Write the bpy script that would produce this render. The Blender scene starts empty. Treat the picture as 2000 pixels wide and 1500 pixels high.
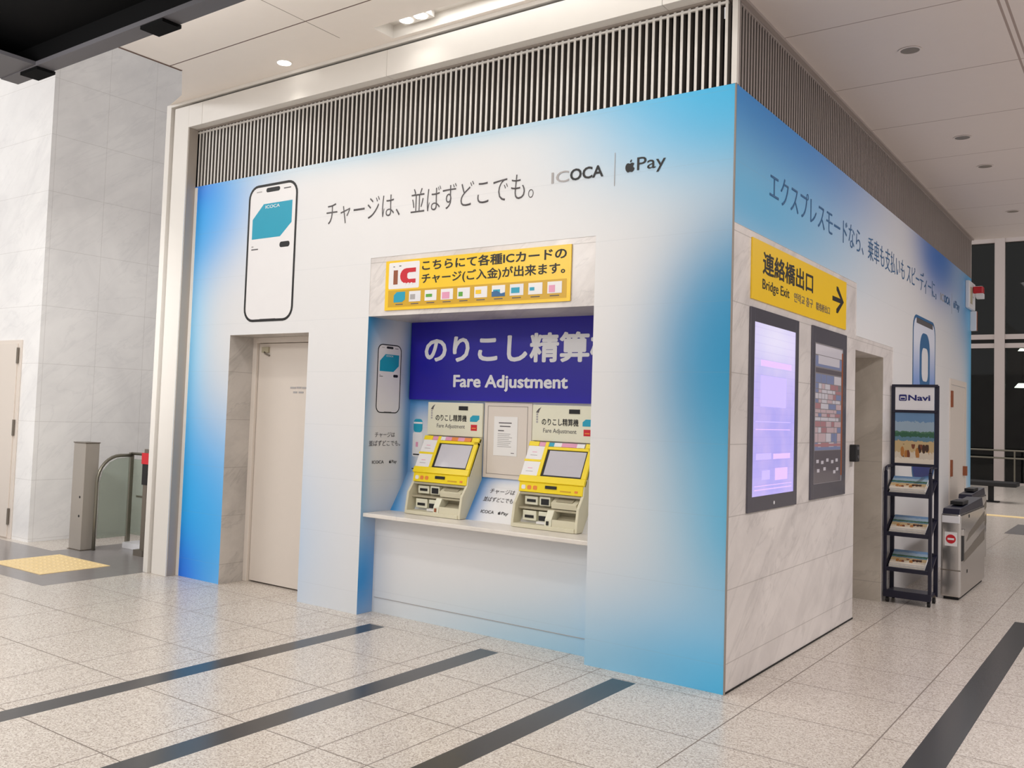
import bpy, bmesh, math, random
from mathutils import Vector, Matrix
random.seed(7)
SC = bpy.context.scene
COL = SC.collection
PI = math.pi

# ---------------------------------------------------------------- camera
FPX = 1786.833
YAW, PITCH, ROLL = -0.63706886, 0.05255323, 0.03400886
fw = Vector((math.sin(YAW)*math.cos(PITCH), math.cos(YAW)*math.cos(PITCH), math.sin(PITCH)))
r0 = Vector((math.cos(YAW), -math.sin(YAW), 0)); u0 = r0.cross(fw)
rt = math.cos(ROLL)*r0 + math.sin(ROLL)*u0
up = -math.sin(ROLL)*r0 + math.cos(ROLL)*u0
cd = bpy.data.cameras.new('camera'); cam = bpy.data.objects.new('camera', cd); COL.objects.link(cam)
M = Matrix((rt, up, -fw)).transposed().to_4x4(); M.translation = Vector((2.05144, -5.24199, 1.6))
cam.matrix_world = M
cd.sensor_fit = 'HORIZONTAL'; cd.sensor_width = 36.0; cd.lens = 36.0*FPX/2000.0
cd.shift_x = (1000-944.414)/2000.0
cd.shift_y = (711.897-750)/2000.0
cd.clip_start = 0.05; cd.clip_end = 200
SC.camera = cam

# ---------------------------------------------------------------- world, lamps, exposure
SC.view_settings.view_transform = 'Standard'; SC.view_settings.look = 'None'
SC.view_settings.gamma = 1.0; SC.view_settings.use_curve_mapping = False
SC.view_settings.exposure = 0.0
W = bpy.data.worlds.new('world'); SC.world = W; W.use_nodes = True
W.node_tree.nodes['Background'].inputs[0].default_value = (1.0, 0.965, 0.95, 1)
W.node_tree.nodes['Background'].inputs[1].default_value = 0.68
def area(name, loc, sx, sy, power, col=(1, .985, .96), rot=(0, 0, 0), spread=180):
    l = bpy.data.lights.new(name, 'AREA'); l.shape = 'RECTANGLE'; l.size = sx; l.size_y = sy
    l.energy = power; l.color = col; l.spread = math.radians(spread)
    o = bpy.data.objects.new(name, l); o.location = loc; o.rotation_euler = rot; COL.objects.link(o); return o
# first row inferred from the shelf shadow; lamps noted as fill are added
area('ceiling_row_and_fill', (-1.9, -1.75, 4.42), 5.4, 0.14, 29)
area('ceiling_row_and_fill', (-1.0, -4.2, 4.42), 7.0, 0.30, 14)  # unseen soft fill added behind the first row
area('ceiling_row_and_fill', (-1.0, -6.6, 4.42), 7.0, 0.30, 12)  # another unseen soft fill, added farther back
area('hall_fill', (-9.4, -4.5, 6.6), 2.0, 4.0, 225)  # unseen fill added to brighten the left marble front
area('slot_strip', (-.9, -.27, 4.54), 3.3, .05, 5)
def point_fill(name, loc, power, r=.25, col=(1, .985, .96)):
    l = bpy.data.lights.new(name, 'POINT'); l.energy = power; l.shadow_soft_size = r; l.color = col
    o = bpy.data.objects.new(name, l); o.location = loc; COL.objects.link(o)
# unseen point fills added to lift ceiling, marble and front wall
point_fill('concourse_fill', (-1.6, -2.05, 4.0), 9, .12)
point_fill('concourse_fill', (.4, -2.0, 3.95), 6, .12)
point_fill('concourse_fill', (-3.4, -3.6, 3.5), 104)
area('ceiling_fill', (-2.3, -2.04, 4.05), 4.0, .10, 13, rot=(math.radians(180-28), 0, 0), spread=130)  # unseen fill added beside the beam to brighten the ceiling
wl = bpy.data.lights.new('marble_fill_spot', 'SPOT'); wl.energy = 420; wl.spot_size = math.radians(46); wl.spot_blend = .9; wl.shadow_soft_size = .2; wl.color = (1, .985, .96)  # unseen spot added to brighten the side of the left marble
wo = bpy.data.objects.new('marble_fill_spot', wl); wo.location = (-3.4, -3.6, 3.45); COL.objects.link(wo)
wo.rotation_euler = (Vector((-8, .9, 1.5))-wo.location).to_track_quat('-Z', 'Y').to_euler()
point_fill('concourse_fill', (1.6, -7.0, 4.0), 70)  # one more unseen point fill, added behind the camera
area('side_fill', (3.2, 2.6, 4.12), 0.30, 6.0, 145, (1, .945, .95))  # unseen fill added to brighten the right wall and floor
area('hall_fill', (0.0, 16.0, 7.0), 4.0, 6.0, 260, (1, .92, .88))  # unseen fill standing in for the far hall's ceiling lights

# ---------------------------------------------------------------- material helpers
def lin(c):
    r = []
    for v in c:
        v /= 255.0
        r.append(v/12.92 if v <= .04045 else ((v+.055)/1.055)**2.4)
    return (*r, 1.0)
class NT:
    def __init__(s, name, rough=.5, metal=0.0, spec=None):
        s.m = bpy.data.materials.new(name); s.m.use_nodes = True
        s.t = s.m.node_tree; s.b = s.t.nodes['Principled BSDF']
        s.b.inputs['Roughness'].default_value = rough; s.b.inputs['Metallic'].default_value = metal
        if spec is not None: s.b.inputs['Specular IOR Level'].default_value = spec
        s._xyz = None
    def n(s, typ, **kw):
        nd = s.t.nodes.new(typ)
        for k, v in kw.items(): setattr(nd, k, v)
        return nd
    def put(s, sock, v):
        if hasattr(v, 'is_linked') or isinstance(v, bpy.types.NodeSocket): s.t.links.new(v, sock)
        else: sock.default_value = v
    def math(s, op, a, b=None, c=None):
        nd = s.n('ShaderNodeMath', operation=op); s.put(nd.inputs[0], a)
        if b is not None: s.put(nd.inputs[1], b)
        if c is not None: s.put(nd.inputs[2], c)
        return nd.outputs[0]
    def mix(s, f, a, b):
        nd = s.n('ShaderNodeMix', data_type='RGBA'); s.put(nd.inputs[0], f); s.put(nd.inputs[6], a); s.put(nd.inputs[7], b)
        return nd.outputs[2]
    def pos(s):
        if s._xyz is None:
            g = s.n('ShaderNodeNewGeometry'); s._pos = g.outputs['Position']
            x = s.n('ShaderNodeSeparateXYZ'); s.t.links.new(s._pos, x.inputs[0]); s._xyz = x.outputs
        return s._xyz
    def obj(s):
        g = s.n('ShaderNodeTexCoord'); return g.outputs['Object']
    def noise(s, scale, detail=4, rough=.6, vec=None, dist=0.0):
        nd = s.n('ShaderNodeTexNoise'); nd.inputs['Scale'].default_value = scale
        nd.inputs['Detail'].default_value = detail; nd.inputs['Roughness'].default_value = rough; nd.inputs['Distortion'].default_value = dist
        s.t.links.new(vec if vec is not None else s.obj(), nd.inputs['Vector']); return nd.outputs[0]
    def ramp(s, f, *st, interp='LINEAR'):
        nd = s.n('ShaderNodeValToRGB'); cr = nd.color_ramp; cr.interpolation = interp
        while len(cr.elements) < len(st): cr.elements.new(.5)
        for e, (p, c) in zip(cr.elements, st): e.position = p; e.color = c
        s.t.links.new(f, nd.inputs[0]); return nd.outputs[0]
    def blob(s, a, b, ca, cb, sa, sb, k):
        x = s.math('MULTIPLY', s.math('SUBTRACT', a, ca), 1/sa); y = s.math('MULTIPLY', s.math('SUBTRACT', b, cb), 1/sb)
        r = s.math('ADD', s.math('MULTIPLY', x, x), s.math('MULTIPLY', y, y))
        g = s.math('POWER', 2.71828, s.math('MULTIPLY', r, -1))
        if k > 1.05: return s.math('SUBTRACT', 1.0, s.math('POWER', 2.71828, s.math('MULTIPLY', g, -2.7*k)))   # soft plateau
        return s.math('MULTIPLY', g, k)
    def joint(s, a, pitch, off, w):
        f = s.math('FRACT', s.math('DIVIDE', s.math('SUBTRACT', a, off), pitch))
        return s.math('LESS_THAN', f, w/pitch)
    def col(s, v): s.put(s.b.inputs['Base Color'], v); return s
def mat(name, c, rough=.5, metal=0.0, spec=None, var=0.0):
    t = NT(name, rough, metal, spec)
    c4 = lin(c)
    d = tuple(max(0, v*(1-max(var, .03))) for v in c4[:3])+(1,)
    t.col(t.mix(t.noise(9, 3), d, c4)); return t.m
def emis(name, c, strength):
    t = NT(name, .4); t.col(lin(c)); t.b.inputs['Emission Color'].default_value = lin(c); t.b.inputs['Emission Strength'].default_value = strength
    return t.m
WHITE = (232, 231, 231)
def wrap(name, axis, blobs, rough=.42):
    t = NT(name, rough); xyz = t.pos(); a = xyz[axis]; z = xyz[2]
    c = lin(WHITE)
    for ca, cb, sa, sb, rgb, k in blobs:
        c = t.mix(t.blob(a, z, ca, cb, sa, sb, k), c, lin(rgb))
    # panel seams showing through the vinyl
    j = t.joint(z, 0.43, 0.168, .004)
    bump = t.n('ShaderNodeBump'); bump.inputs['Strength'].default_value = .25; bump.inputs['Distance'].default_value = .004
    h = t.math('ADD', t.math('MULTIPLY', j, -1.0), t.math('MULTIPLY', t.noise(1.3, 2), .25))
    t.t.links.new(h, bump.inputs['Height']); t.t.links.new(bump.outputs[0], t.b.inputs['Normal'])
    t.col(t.mix(t.math('MULTIPLY', j, .12), c, lin((150, 160, 170)))); return t.m
def marble(name, c1, c2, vein, hor, ver=None, axis=0, rough=.3, jw=.006, ho=.168, vo=0.0, vk=.28, jk=.45):
    t = NT(name, rough); xyz = t.pos()
    mp = t.n('ShaderNodeMapping'); mp.inputs['Rotation'].default_value = (.5, .6, .7); t.t.links.new(t.obj(), mp.inputs[0])
    big = t.noise(1.3, 6, .62, mp.outputs[0], .5)
    c = t.ramp(big, (.30, lin(c2)), (.62, lin(c1)))
    xy = t.math('MULTIPLY', t.math('ADD', xyz[0], xyz[1]), .8)
    mp2 = t.n('ShaderNodeCombineXYZ'); t.put(mp2.inputs[0], t.math('MULTIPLY', t.math('SUBTRACT', xyz[2], xy), 2.2)); t.put(mp2.inputs[1], t.math('MULTIPLY', t.math('ADD', xyz[2], xy), .55)); t.put(mp2.inputs[2], t.math('MULTIPLY', xyz[1], .3))
    v = t.noise(1.5, 6, .62, mp2.outputs[0], .5)
    c = t.mix(t.math('MULTIPLY', t.math('SMOOTH_MIN', t.math('MULTIPLY', t.math('MAXIMUM', t.math('SUBTRACT', v, .50), 0.0), 5.0), 1.0, .2), vk), c, lin(vein))
    v2 = t.noise(.8, 5, .6, mp2.outputs[0], .9)
    vm = t.math('SUBTRACT', 1.0, t.math('MINIMUM', t.math('MULTIPLY', t.math('ABSOLUTE', t.math('SUBTRACT', v2, .5)), 60), 1.0))
    c = t.mix(t.math('MULTIPLY', vm, vk*.8), c, lin(vein))
    c = t.mix(t.math('MULTIPLY', t.noise(45, 4), .08), c, lin(vein))
    j = t.joint(xyz[2], hor, ho, jw)
    if ver: j = t.math('MAXIMUM', j, t.joint(xyz[axis], ver, vo, jw))
    t.col(t.mix(t.math('MULTIPLY', j, jk), c, lin((140, 132, 126)))); return t.m

MT = {}
MT['wrap_front'] = wrap('wrap_front', 0, [
    (-5.42, 1.9, .40, 2.2, (92, 190, 238), 1.0), (-5.45, 3.5, .72, .55, (26, 168, 250), 1.15), (-5.5, 3.72, .40, .20, (44, 118, 240), 1.1),
    (-5.4, .45, 1.15, .80, (0, 176, 255), 1.25), (-5.5, -.1, .40, .40, (34, 112, 245), 1.2),
    (-2.2, 3.74, 2.6, .16, (130, 200, 232), .75), (0.15, 3.72, .90, .52, (36, 184, 238), 1.2),
    (.12, 2.0, .46, .64, (10, 146, 200), 1.5), (.15, 1.0, .55, .7, (66, 182, 228), .9),
    (.1, -.05, 1.20, .55, (52, 190, 248), 1.0), (-1.2, -.05, 1.3, .3, (130, 196, 228), .6)])
MT['wrap_right'] = wrap('wrap_right', 1, [
    (0, 3.75, 2.3, .50, (0, 134, 222), 1.6), (0.2, 3.0, 2.3, .45, (92, 184, 232), 1.0),
    (6.3, 3.7, .95, .46, (24, 108, 200), 1.1), (8.6, 3.35, 1.3, .75, (60, 150, 216), 1.0), (8.75, 2.0, .5, 2.6, (80, 180, 228), 1.0)])
MT['wrap_niche_side'] = wrap('wrap_niche_side', 1, [
    (-.02, 2.0, .09, .75, (30, 150, 205), .9), (.0, 2.4, .28, .28, (20, 140, 200), 1.0), (.56, 1.95, .12, .65, (10, 140, 210), 1.0),
    (.52, 1.25, .07, .4, (50, 140, 200), .9), (0, .30, .4, .55, (20, 140, 215), 1.0), (-.02, 1.0, .09, .5, (130, 185, 220), .8)])
MT['wrap_niche_back'] = wrap('wrap_niche_back', 0, [
    (-2.9, 1.74, .7, .2, (30, 135, 205), 1.0), (-2.98, 1.2, .08, .8, (60, 150, 210), .8), (-2.98, .75, .2, .22, (40, 150, 220), .95),
    (-2.22, .95, .12, .5, (30, 135, 215), .95), (-2.2, 1.12, .5, .05, (40, 140, 215), .7)])
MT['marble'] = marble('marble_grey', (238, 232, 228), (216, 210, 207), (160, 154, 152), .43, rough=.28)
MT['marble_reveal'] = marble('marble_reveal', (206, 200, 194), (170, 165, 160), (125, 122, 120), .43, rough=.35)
MT['marble_white'] = marble('marble_white', (246, 245, 244), (232, 231, 231), (206, 206, 208), .65, .62, 1, rough=.25, ho=.03, vo=.05, jw=.005, vk=.22, jk=.28)
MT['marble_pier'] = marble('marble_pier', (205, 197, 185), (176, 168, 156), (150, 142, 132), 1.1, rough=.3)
def terrazzo():
    t = NT('terrazzo', .24, spec=.5)
    v = t.n('ShaderNodeTexVoronoi'); v.inputs['Scale'].default_value = 150; t.t.links.new(t.obj(), v.inputs['Vector'])
    sp = t.n('ShaderNodeSeparateColor'); t.t.links.new(v.outputs['Color'], sp.inputs[0])
    c = t.ramp(sp.outputs[0], (0, lin((166, 154, 144))), (.25, lin((196, 186, 176))), (.6, lin((214, 206, 196))), (.9, lin((228, 222, 214))))
    big = t.noise(.9, 3)
    c = t.mix(t.math('MULTIPLY', big, .18), c, lin((190, 178, 166)))
    t.col(c); return t.m
MT['terrazzo'] = terrazzo()
def strip():
    t = NT('black_granite', .22, spec=.5)
    n = t.noise(140, 3); t.col(t.ramp(n, (.35, lin((44, 45, 48))), (.75, lin((74, 74, 76))))); return t.m
MT['strip'] = strip()
MT['grout'] = mat('grout', (128, 118, 110), .8)
MT['floor_grey'] = mat('floor_grey', (142, 138, 138), .22, var=.12)
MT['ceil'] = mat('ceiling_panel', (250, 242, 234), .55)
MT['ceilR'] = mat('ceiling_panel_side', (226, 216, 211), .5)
MT['gap'] = mat('panel_gap', (112, 92, 82), .8)
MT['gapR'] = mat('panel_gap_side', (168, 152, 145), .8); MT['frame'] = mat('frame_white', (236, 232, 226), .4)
MT['reveal'] = mat('frame_reveal', (168, 158, 148), .4); MT['fgap'] = mat('frame_gap', (150, 140, 132), .6)
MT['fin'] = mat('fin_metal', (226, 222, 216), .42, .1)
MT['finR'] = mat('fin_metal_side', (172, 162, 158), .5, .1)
MT['finshade'] = mat('fin_shade', (112, 106, 100), .5, .1); MT['dark'] = mat('dark_void', (20, 18, 16), .8); MT['back'] = mat('louvre_back', (30, 27, 25), .8)  # fin sides darkened in colour to carry their shade
MT['black'] = mat('black_paint', (8, 8, 9), .8, 0, .1)
MT['blackgrey'] = mat('black_grey', (84, 82, 86), .5)
MT['yellow'] = mat('sign_yellow', (250, 206, 38), .35)
MT['yellow2'] = mat('sign_yellow_dark', (214, 168, 30), .4)
MT['ink'] = mat('ink_black', (22, 20, 20), .5)
MT['ink_soft'] = mat('ink_soft', (92, 88, 90), .5)
MT['ink_grey'] = mat('ink_grey', (176, 172, 172), .5)
MT['ink_blue'] = mat('ink_blue', (52, 104, 152), .5)
MT['navy'] = mat('sign_navy', (26, 8, 158), .35)
MT['sign_white'] = mat('sign_white', (232, 232, 236), .4)
MT['white'] = mat('print_white', (240, 238, 238), .4)
MT['teal'] = mat('print_teal', (30, 160, 190), .4)
MT['orange'] = mat('print_orange', (238, 140, 60), .4)
MT['red'] = mat('print_red', (206, 30, 44), .4)
MT['brown'] = mat('print_brown', (150, 84, 52), .4)
MT['green'] = mat('print_green', (96, 170, 60), .4)
MT['pink'] = mat('print_pink', (232, 160, 190), .4)
MT['cream'] = mat('machine_cream', (222, 216, 190), .42)
MT['cream_lt'] = mat('panel_cream', (232, 230, 208), .42)
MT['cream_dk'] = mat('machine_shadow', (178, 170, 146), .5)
MT['myellow'] = mat('machine_yellow', (250, 222, 20), .35)
MT['door'] = mat('door_cream', (226, 216, 206), .45)
MT['panel'] = mat('service_cream', (224, 214, 204), .45)
MT['paper'] = mat('paper_white', (240, 238, 236), .7)
MT['steel'] = mat('brushed_steel', (198, 194, 190), .2, .9)
MT['steel_dk'] = mat('steel_dark', (132, 124, 114), .34, .75)
MT['postmat'] = mat('post_metal', (168, 161, 153), .38, .25)
MT['rail'] = mat('rail_metal', (128, 124, 112), .3, .7)
MT['rackblue'] = mat('rack_navy', (16, 17, 42), .4)
MT['tactile'] = mat('tactile_yellow', (250, 222, 165), .5)
MT['shelfm'] = marble('shelf_stone', (240, 234, 226), (226, 220, 212), (200, 194, 188), 9, rough=.3)
MT['scrframe'] = mat('screen_frame', (98, 96, 106), .25, .3)
MT['scrsheen'] = mat('screen_glass_sheen', (206, 203, 210), .08)  # pale base stands in for the ceiling reflected in the touch screens
MT['displayglass'] = mat('display_glass', (150, 146, 150), .08)
MT['mullion'] = mat('mullion_white', (196, 184, 180), .4)
MT['redlamp'] = mat('alarm_red', (196, 22, 36), .3)
MT['rubber'] = mat('rubber_black', (24, 24, 26), .6)
def glass(name, tint, mixf=.5, rough=.04):
    t = NT(name, rough); t.col(tint); t.b.inputs['Specular IOR Level'].default_value = .6
    tr = t.n('ShaderNodeBsdfTransparent'); tr.inputs[0].default_value = (.82, .88, .84, 1)
    ms = t.n('ShaderNodeMixShader'); ms.inputs[0].default_value = mixf
    out = [n for n in t.t.nodes if n.type == 'OUTPUT_MATERIAL'][0]
    t.t.links.new(tr.outputs[0], ms.inputs[1]); t.t.links.new(t.b.outputs[0], ms.inputs[2]); t.t.links.new(ms.outputs[0], out.inputs[0])
    return t.m
MT['glass'] = glass('balustrade_glass', lin((170, 174, 164)), .4)
MT['night'] = glass('night_window_glass', (.004, .004, .005, 1), .5, .03)

# ---------------------------------------------------------------- mesh helpers
class MB:
    def __init__(s): s.v = []; s.f = []; s.mi = []; s.mats = []
    def m(s, key):
        mt = MT[key] if isinstance(key, str) else key
        if mt not in s.mats: s.mats.append(mt)
        return s.mats.index(mt)
    def add(s, verts, faces, key):
        o = len(s.v); k = s.m(key); s.v += [tuple(p) for p in verts]
        for f in faces: s.f.append(tuple(i+o for i in f)); s.mi.append(k)
        return s
    def quad(s, a, b, c, d, key): return s.add([a, b, c, d], [(0, 1, 2, 3)], key)
    def box(s, x0, x1, y0, y1, z0, z1, key):
        if x0 > x1: x0, x1 = x1, x0
        if y0 > y1: y0, y1 = y1, y0
        if z0 > z1: z0, z1 = z1, z0
        v = [(x0, y0, z0), (x1, y0, z0), (x1, y1, z0), (x0, y1, z0), (x0, y0, z1), (x1, y0, z1), (x1, y1, z1), (x0, y1, z1)]
        return s.add(v, [(0, 3, 2, 1), (4, 5, 6, 7), (0, 1, 5, 4), (1, 2, 6, 5), (2, 3, 7, 6), (3, 0, 4, 7)], key)
    def prism(s, pts, n, key):
        """pts: 3-D outline (list), n: extrusion vector"""
        n = Vector(n); a = [Vector(p) for p in pts]; b = [p+n for p in a]; k = len(a)
        nf = [tuple(range(k))[::-1], tuple(range(k, 2*k))] + [(i, (i+1) % k, (i+1) % k+k, i+k) for i in range(k)]
        return s.add(a+b, nf, key)
    def cyl(s, p, q, r, key, seg=16, r2=None):
        p = Vector(p); q = Vector(q); d = (q-p).normalized(); r2 = r if r2 is None else r2
        a = d.orthogonal().normalized(); b = d.cross(a)
        ring = lambda c, rr: [c+(a*math.cos(2*PI*i/seg)+b*math.sin(2*PI*i/seg))*rr for i in range(seg)]
        v = ring(p, r)+ring(q, r2)
        fs = [(i, (i+1) % seg, (i+1) % seg+seg, i+seg) for i in range(seg)]+[tuple(range(seg))[::-1], tuple(range(seg, 2*seg))]
        return s.add(v, fs, key)
    def tube(s, path, r, key, seg=10):
        path = [Vector(p) for p in path]; rings = []; nrm = None
        for i, p in enumerate(path):
            d = (path[min(i+1, len(path)-1)]-path[max(i-1, 0)]).normalized()
            nrm = d.orthogonal().normalized() if nrm is None else (nrm-d*nrm.dot(d)).normalized()
            b = d.cross(nrm); rings.append([p+(nrm*math.cos(2*PI*k/seg)+b*math.sin(2*PI*k/seg))*r for k in range(seg)])
        v = sum(rings, []); fs = []
        for i in range(len(path)-1):
            for k in range(seg): fs.append((i*seg+k, i*seg+(k+1) % seg, (i+1)*seg+(k+1) % seg, (i+1)*seg+k))
        fs += [tuple(range(seg))[::-1], tuple(range((len(path)-1)*seg, len(path)*seg))]
        return s.add(v, fs, key)
    def build(s, name, parent=None, bevel=0, smooth=False):
        me = bpy.data.meshes.new(name); me.from_pydata(s.v, [], s.f)
        for mt in s.mats: me.materials.append(mt)
        me.polygons.foreach_set('material_index', s.mi)
        if smooth: me.polygons.foreach_set('use_smooth', [True]*len(me.polygons))
        bm = bmesh.new(); bm.from_mesh(me)
        if len(bm.faces) < 4000: bmesh.ops.recalc_face_normals(bm, faces=bm.faces)
        bm.to_mesh(me); bm.free(); me.update()
        o = bpy.data.objects.new(name, me); COL.objects.link(o)
        if parent is not None:
            o.parent = parent
            o.matrix_parent_inverse = Matrix.Translation(parent.location).inverted() if parent.get('_rot') is None else parent.matrix_basis.inverted()
        if bevel:
            b = o.modifiers.new('bevel', 'BEVEL'); b.width = bevel; b.segments = 2; b.limit_method = 'ANGLE'; b.angle_limit = math.radians(40)
        return o
def tag(o, label=None, cat=None, group=None, kind=None):
    if label: o['label'] = label
    if cat: o['category'] = cat
    if group: o['group'] = group
    if kind: o['kind'] = kind
    return o
def thing(name, label, cat, loc, group=None):
    o = bpy.data.objects.new(name, None); o.empty_display_size = .1; o.location = loc; COL.objects.link(o)
    return tag(o, label, cat, group)
def struct(o, label=None): o['kind'] = 'structure'; return tag(o, label, None)

class Plane:
    """a flat place to print on: origin, right direction, up direction"""
    def __init__(s, o, u, v): s.o = Vector(o); s.u = Vector(u).normalized(); s.v = Vector(v).normalized(); s.n = s.u.cross(s.v)
    def p(s, a, b, h=0.0): return s.o+s.u*a+s.v*b+s.n*h
    def rect(s, mb, a0, b0, a1, b1, h0, h1, key):
        return mb.prism([s.p(a0, b0, h0), s.p(a1, b0, h0), s.p(a1, b1, h0), s.p(a0, b1, h0)], s.n*(h1-h0), key)
    def poly(s, mb, pts, h0, h1, key): return mb.prism([s.p(a, b, h0) for a, b in pts], s.n*(h1-h0), key)
def rrect(a0, b0, a1, b1, r, n=6):
    out = []
    for cx, cy, st in ((a1-r, b1-r, 0), (a0+r, b1-r, 90), (a0+r, b0+r, 180), (a1-r, b0+r, 270)):
        for i in range(n+1):
            t = math.radians(st+90*i/n); out.append((cx+r*math.cos(t), cy+r*math.sin(t)))
    return out
def ring_poly(pl, mb, outer, inner, h0, h1, key):
    k = len(outer)
    v = [pl.p(a, b, h0) for a, b in outer]+[pl.p(a, b, h0) for a, b in inner]+[pl.p(a, b, h1) for a, b in outer]+[pl.p(a, b, h1) for a, b in inner]
    f = []
    for i in range(k):
        j = (i+1) % k
        f += [(2*k+i, 2*k+j, 3*k+j, 3*k+i), (i, j, 2*k+j, 2*k+i), (k+j, k+i, 3*k+i, 3*k+j), (j, i, k+i, k+j)]
    mb.add(v, f, key)
FRONT = Plane((0, 0, 0), (1, 0, 0), (0, 0, 1))      # faces -Y
RIGHT = Plane((0, 0, 0), (0, 1, 0), (0, 0, 1))      # faces +X
def text(pl, s, a0, b0, a1, b1, key, name='lettering', parent=None, bold=0.0, h=.002, t=.0012, slots=None, res=3, prop=False):
    """the words s set as solid lettering filling the box a0..a1, b0..b1 of a plane"""
    c = bpy.data.curves.new('t', 'FONT'); c.body = s; c.resolution_u = res
    cjk = bold > 0; heavy = bold
    c.offset = 0 if cjk else bold
    o = bpy.data.objects.new('t', c); COL.objects.link(o); bpy.context.view_layer.update()
    me = bpy.data.meshes.new_from_object(o.evaluated_get(bpy.context.evaluated_depsgraph_get()))
    bpy.data.objects.remove(o); bpy.data.curves.remove(c)
    xs = [v.co.x for v in me.vertices]; ys = [v.co.y for v in me.vertices]
    x0, x1, y0, y1 = min(xs), max(xs), min(ys), max(ys)
    sx = (a1-a0)/(x1-x0); sy = (b1-b0)/(y1-y0)
    bm = bmesh.new(); bm.from_mesh(me); bpy.data.meshes.remove(me)
    bmesh.ops.remove_doubles(bm, verts=bm.verts, dist=1e-5)
    if cjk:   # heavier strokes: the same glyphs laid again a hair to each side
        src = bm.copy(); src_me = bpy.data.meshes.new('g'); src.to_mesh(src_me); src.free()
        for k in range(8):
            n0 = len(bm.verts); bm.from_mesh(src_me); bm.verts.ensure_lookup_table()
            for v in bm.verts[n0:]: v.co.x += heavy*math.cos(k*PI/4); v.co.y += heavy*math.sin(k*PI/4); v.co.z += (k+1)*1e-4
        bpy.data.meshes.remove(src_me)
        x0 -= heavy; x1 += heavy; y0 -= heavy; y1 += heavy; sx = (a1-a0)/(x1-x0); sy = (b1-b0)/(y1-y0)
    ext = bmesh.ops.extrude_face_region(bm, geom=bm.faces[:])
    topv = {e for e in ext['geom'] if isinstance(e, bmesh.types.BMVert)}
    for v in bm.verts:
        hh = (h+t if v in topv else h)+v.co.z*.6
        v.co = pl.p(a0+(v.co.x-x0)*sx, b0+(v.co.y-y0)*sy, hh)
    bmesh.ops.recalc_face_normals(bm, faces=bm.faces)
    me = bpy.data.meshes.new(name); bm.to_mesh(me); bm.free(); me.materials.append(MT[key])
    o = bpy.data.objects.new(name, me); COL.objects.link(o)
    if parent is not None: o.parent = parent; o.matrix_parent_inverse = Matrix.Translation(parent.location).inverted()
    return o

# ---------------------------------------------------------------- block dimensions (metres)
L, H, HL = -5.30, 3.642, 4.19            # left edge of front, top of printed wrap, top of louvres
D1, D2, HD = -4.673, -3.65, 2.218        # door recess
R1, R2, H1, H2 = -2.973, -0.94, 2.328, 2.792   # machine recess
MY, HM, E = 2.79, 2.798, 8.63            # marble part of right face, far end of block
P1, P2, HP = 2.79, 3.754, 2.235          # passage
ND = .54                                  # recess depth

# ---------------------------------------------------------------- floor
def floor():
    mb = MB()
    strips = [(-2.695, -2.54, -9, -.145), (-1.665, -1.51, -9, -.145), (-.655, -.495, -9, -.145), (1.07, 1.235, -9, 3.70)]
    xj = [-4.66, -3.95, -3.24, -2.80, -1.82, -1.14, -.82, .19, .89, 1.95, 2.65, 3.4]
    yj = [-8.3, -7.6, -6.93, -6.25, -5.57, -4.88, -4.2, -3.51, -2.83, -2.14, -1.48, -.81, -.13, .56, 1.24, 2.05, 2.75, 3.45, 4.4, 5.3, 6.2, 7.1, 8.0, 9, 10, 11, 12, 13, 14.3, 15.6, 17, 18.5, 20, 22, 24]
    xs = set([-5.6, 9.0]); ys = set([-10.0, 26.0])
    J = .0035
    xgap = []; ygap = []
    for x in xj: xs |= {x-J, x+J}; xgap.append((x-J, x+J))
    for y in yj: ys |= {y-J, y+J}; ygap.append((y-J, y+J))
    for a, b, c, d in strips: xs |= {a, b}; ys |= {d}
    ys.add(0.0); xs = sorted(xs); ys = sorted(ys)
    for i in range(len(xs)-1):
        for j in range(len(ys)-1):
            cx = (xs[i]+xs[i+1])/2; cy = (ys[j]+ys[j+1])/2
            key = 'terrazzo'
            st = [1 for a, b, c, d in strips if a < cx < b and c < cy < d]
            if st: key = 'strip'
            elif any(a < cx < b for a, b in xgap) or any(a < cy < b for a, b in ygap): key = 'grout'
            mb.quad((xs[i], ys[j], 0), (xs[i+1], ys[j], 0), (xs[i+1], ys[j+1], 0), (xs[i], ys[j+1], 0), key)
    # left concourse: pale strip, grey band, terrazzo again
    def flr(x0, x1, y0, y1, key): mb.quad((x0, y0, 0), (x1, y0, 0), (x1, y1, 0), (x0, y1, 0), key)
    flr(-14, -5.6, -10, -4.2, 'terrazzo')
    yy = [-4.2, -3.5, -2.83, -2.14, -1.48]
    for a, b in zip(yy, yy[1:]+[-1.1]):
        xx = [-14, -9.5, -8.4, -7.3, -6.2, -5.6]
        for p, q in zip(xx, xx[1:]): flr(p+.004, q, a+.004, b, 'terrazzo'); flr(p, p+.004, a, b, 'grout'); flr(p+.004, q, a, a+.004, 'grout')
    o = mb.build('floor'); return struct(o, 'speckled beige terrazzo floor with black granite strips')
floor()
mb = MB()
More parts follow.
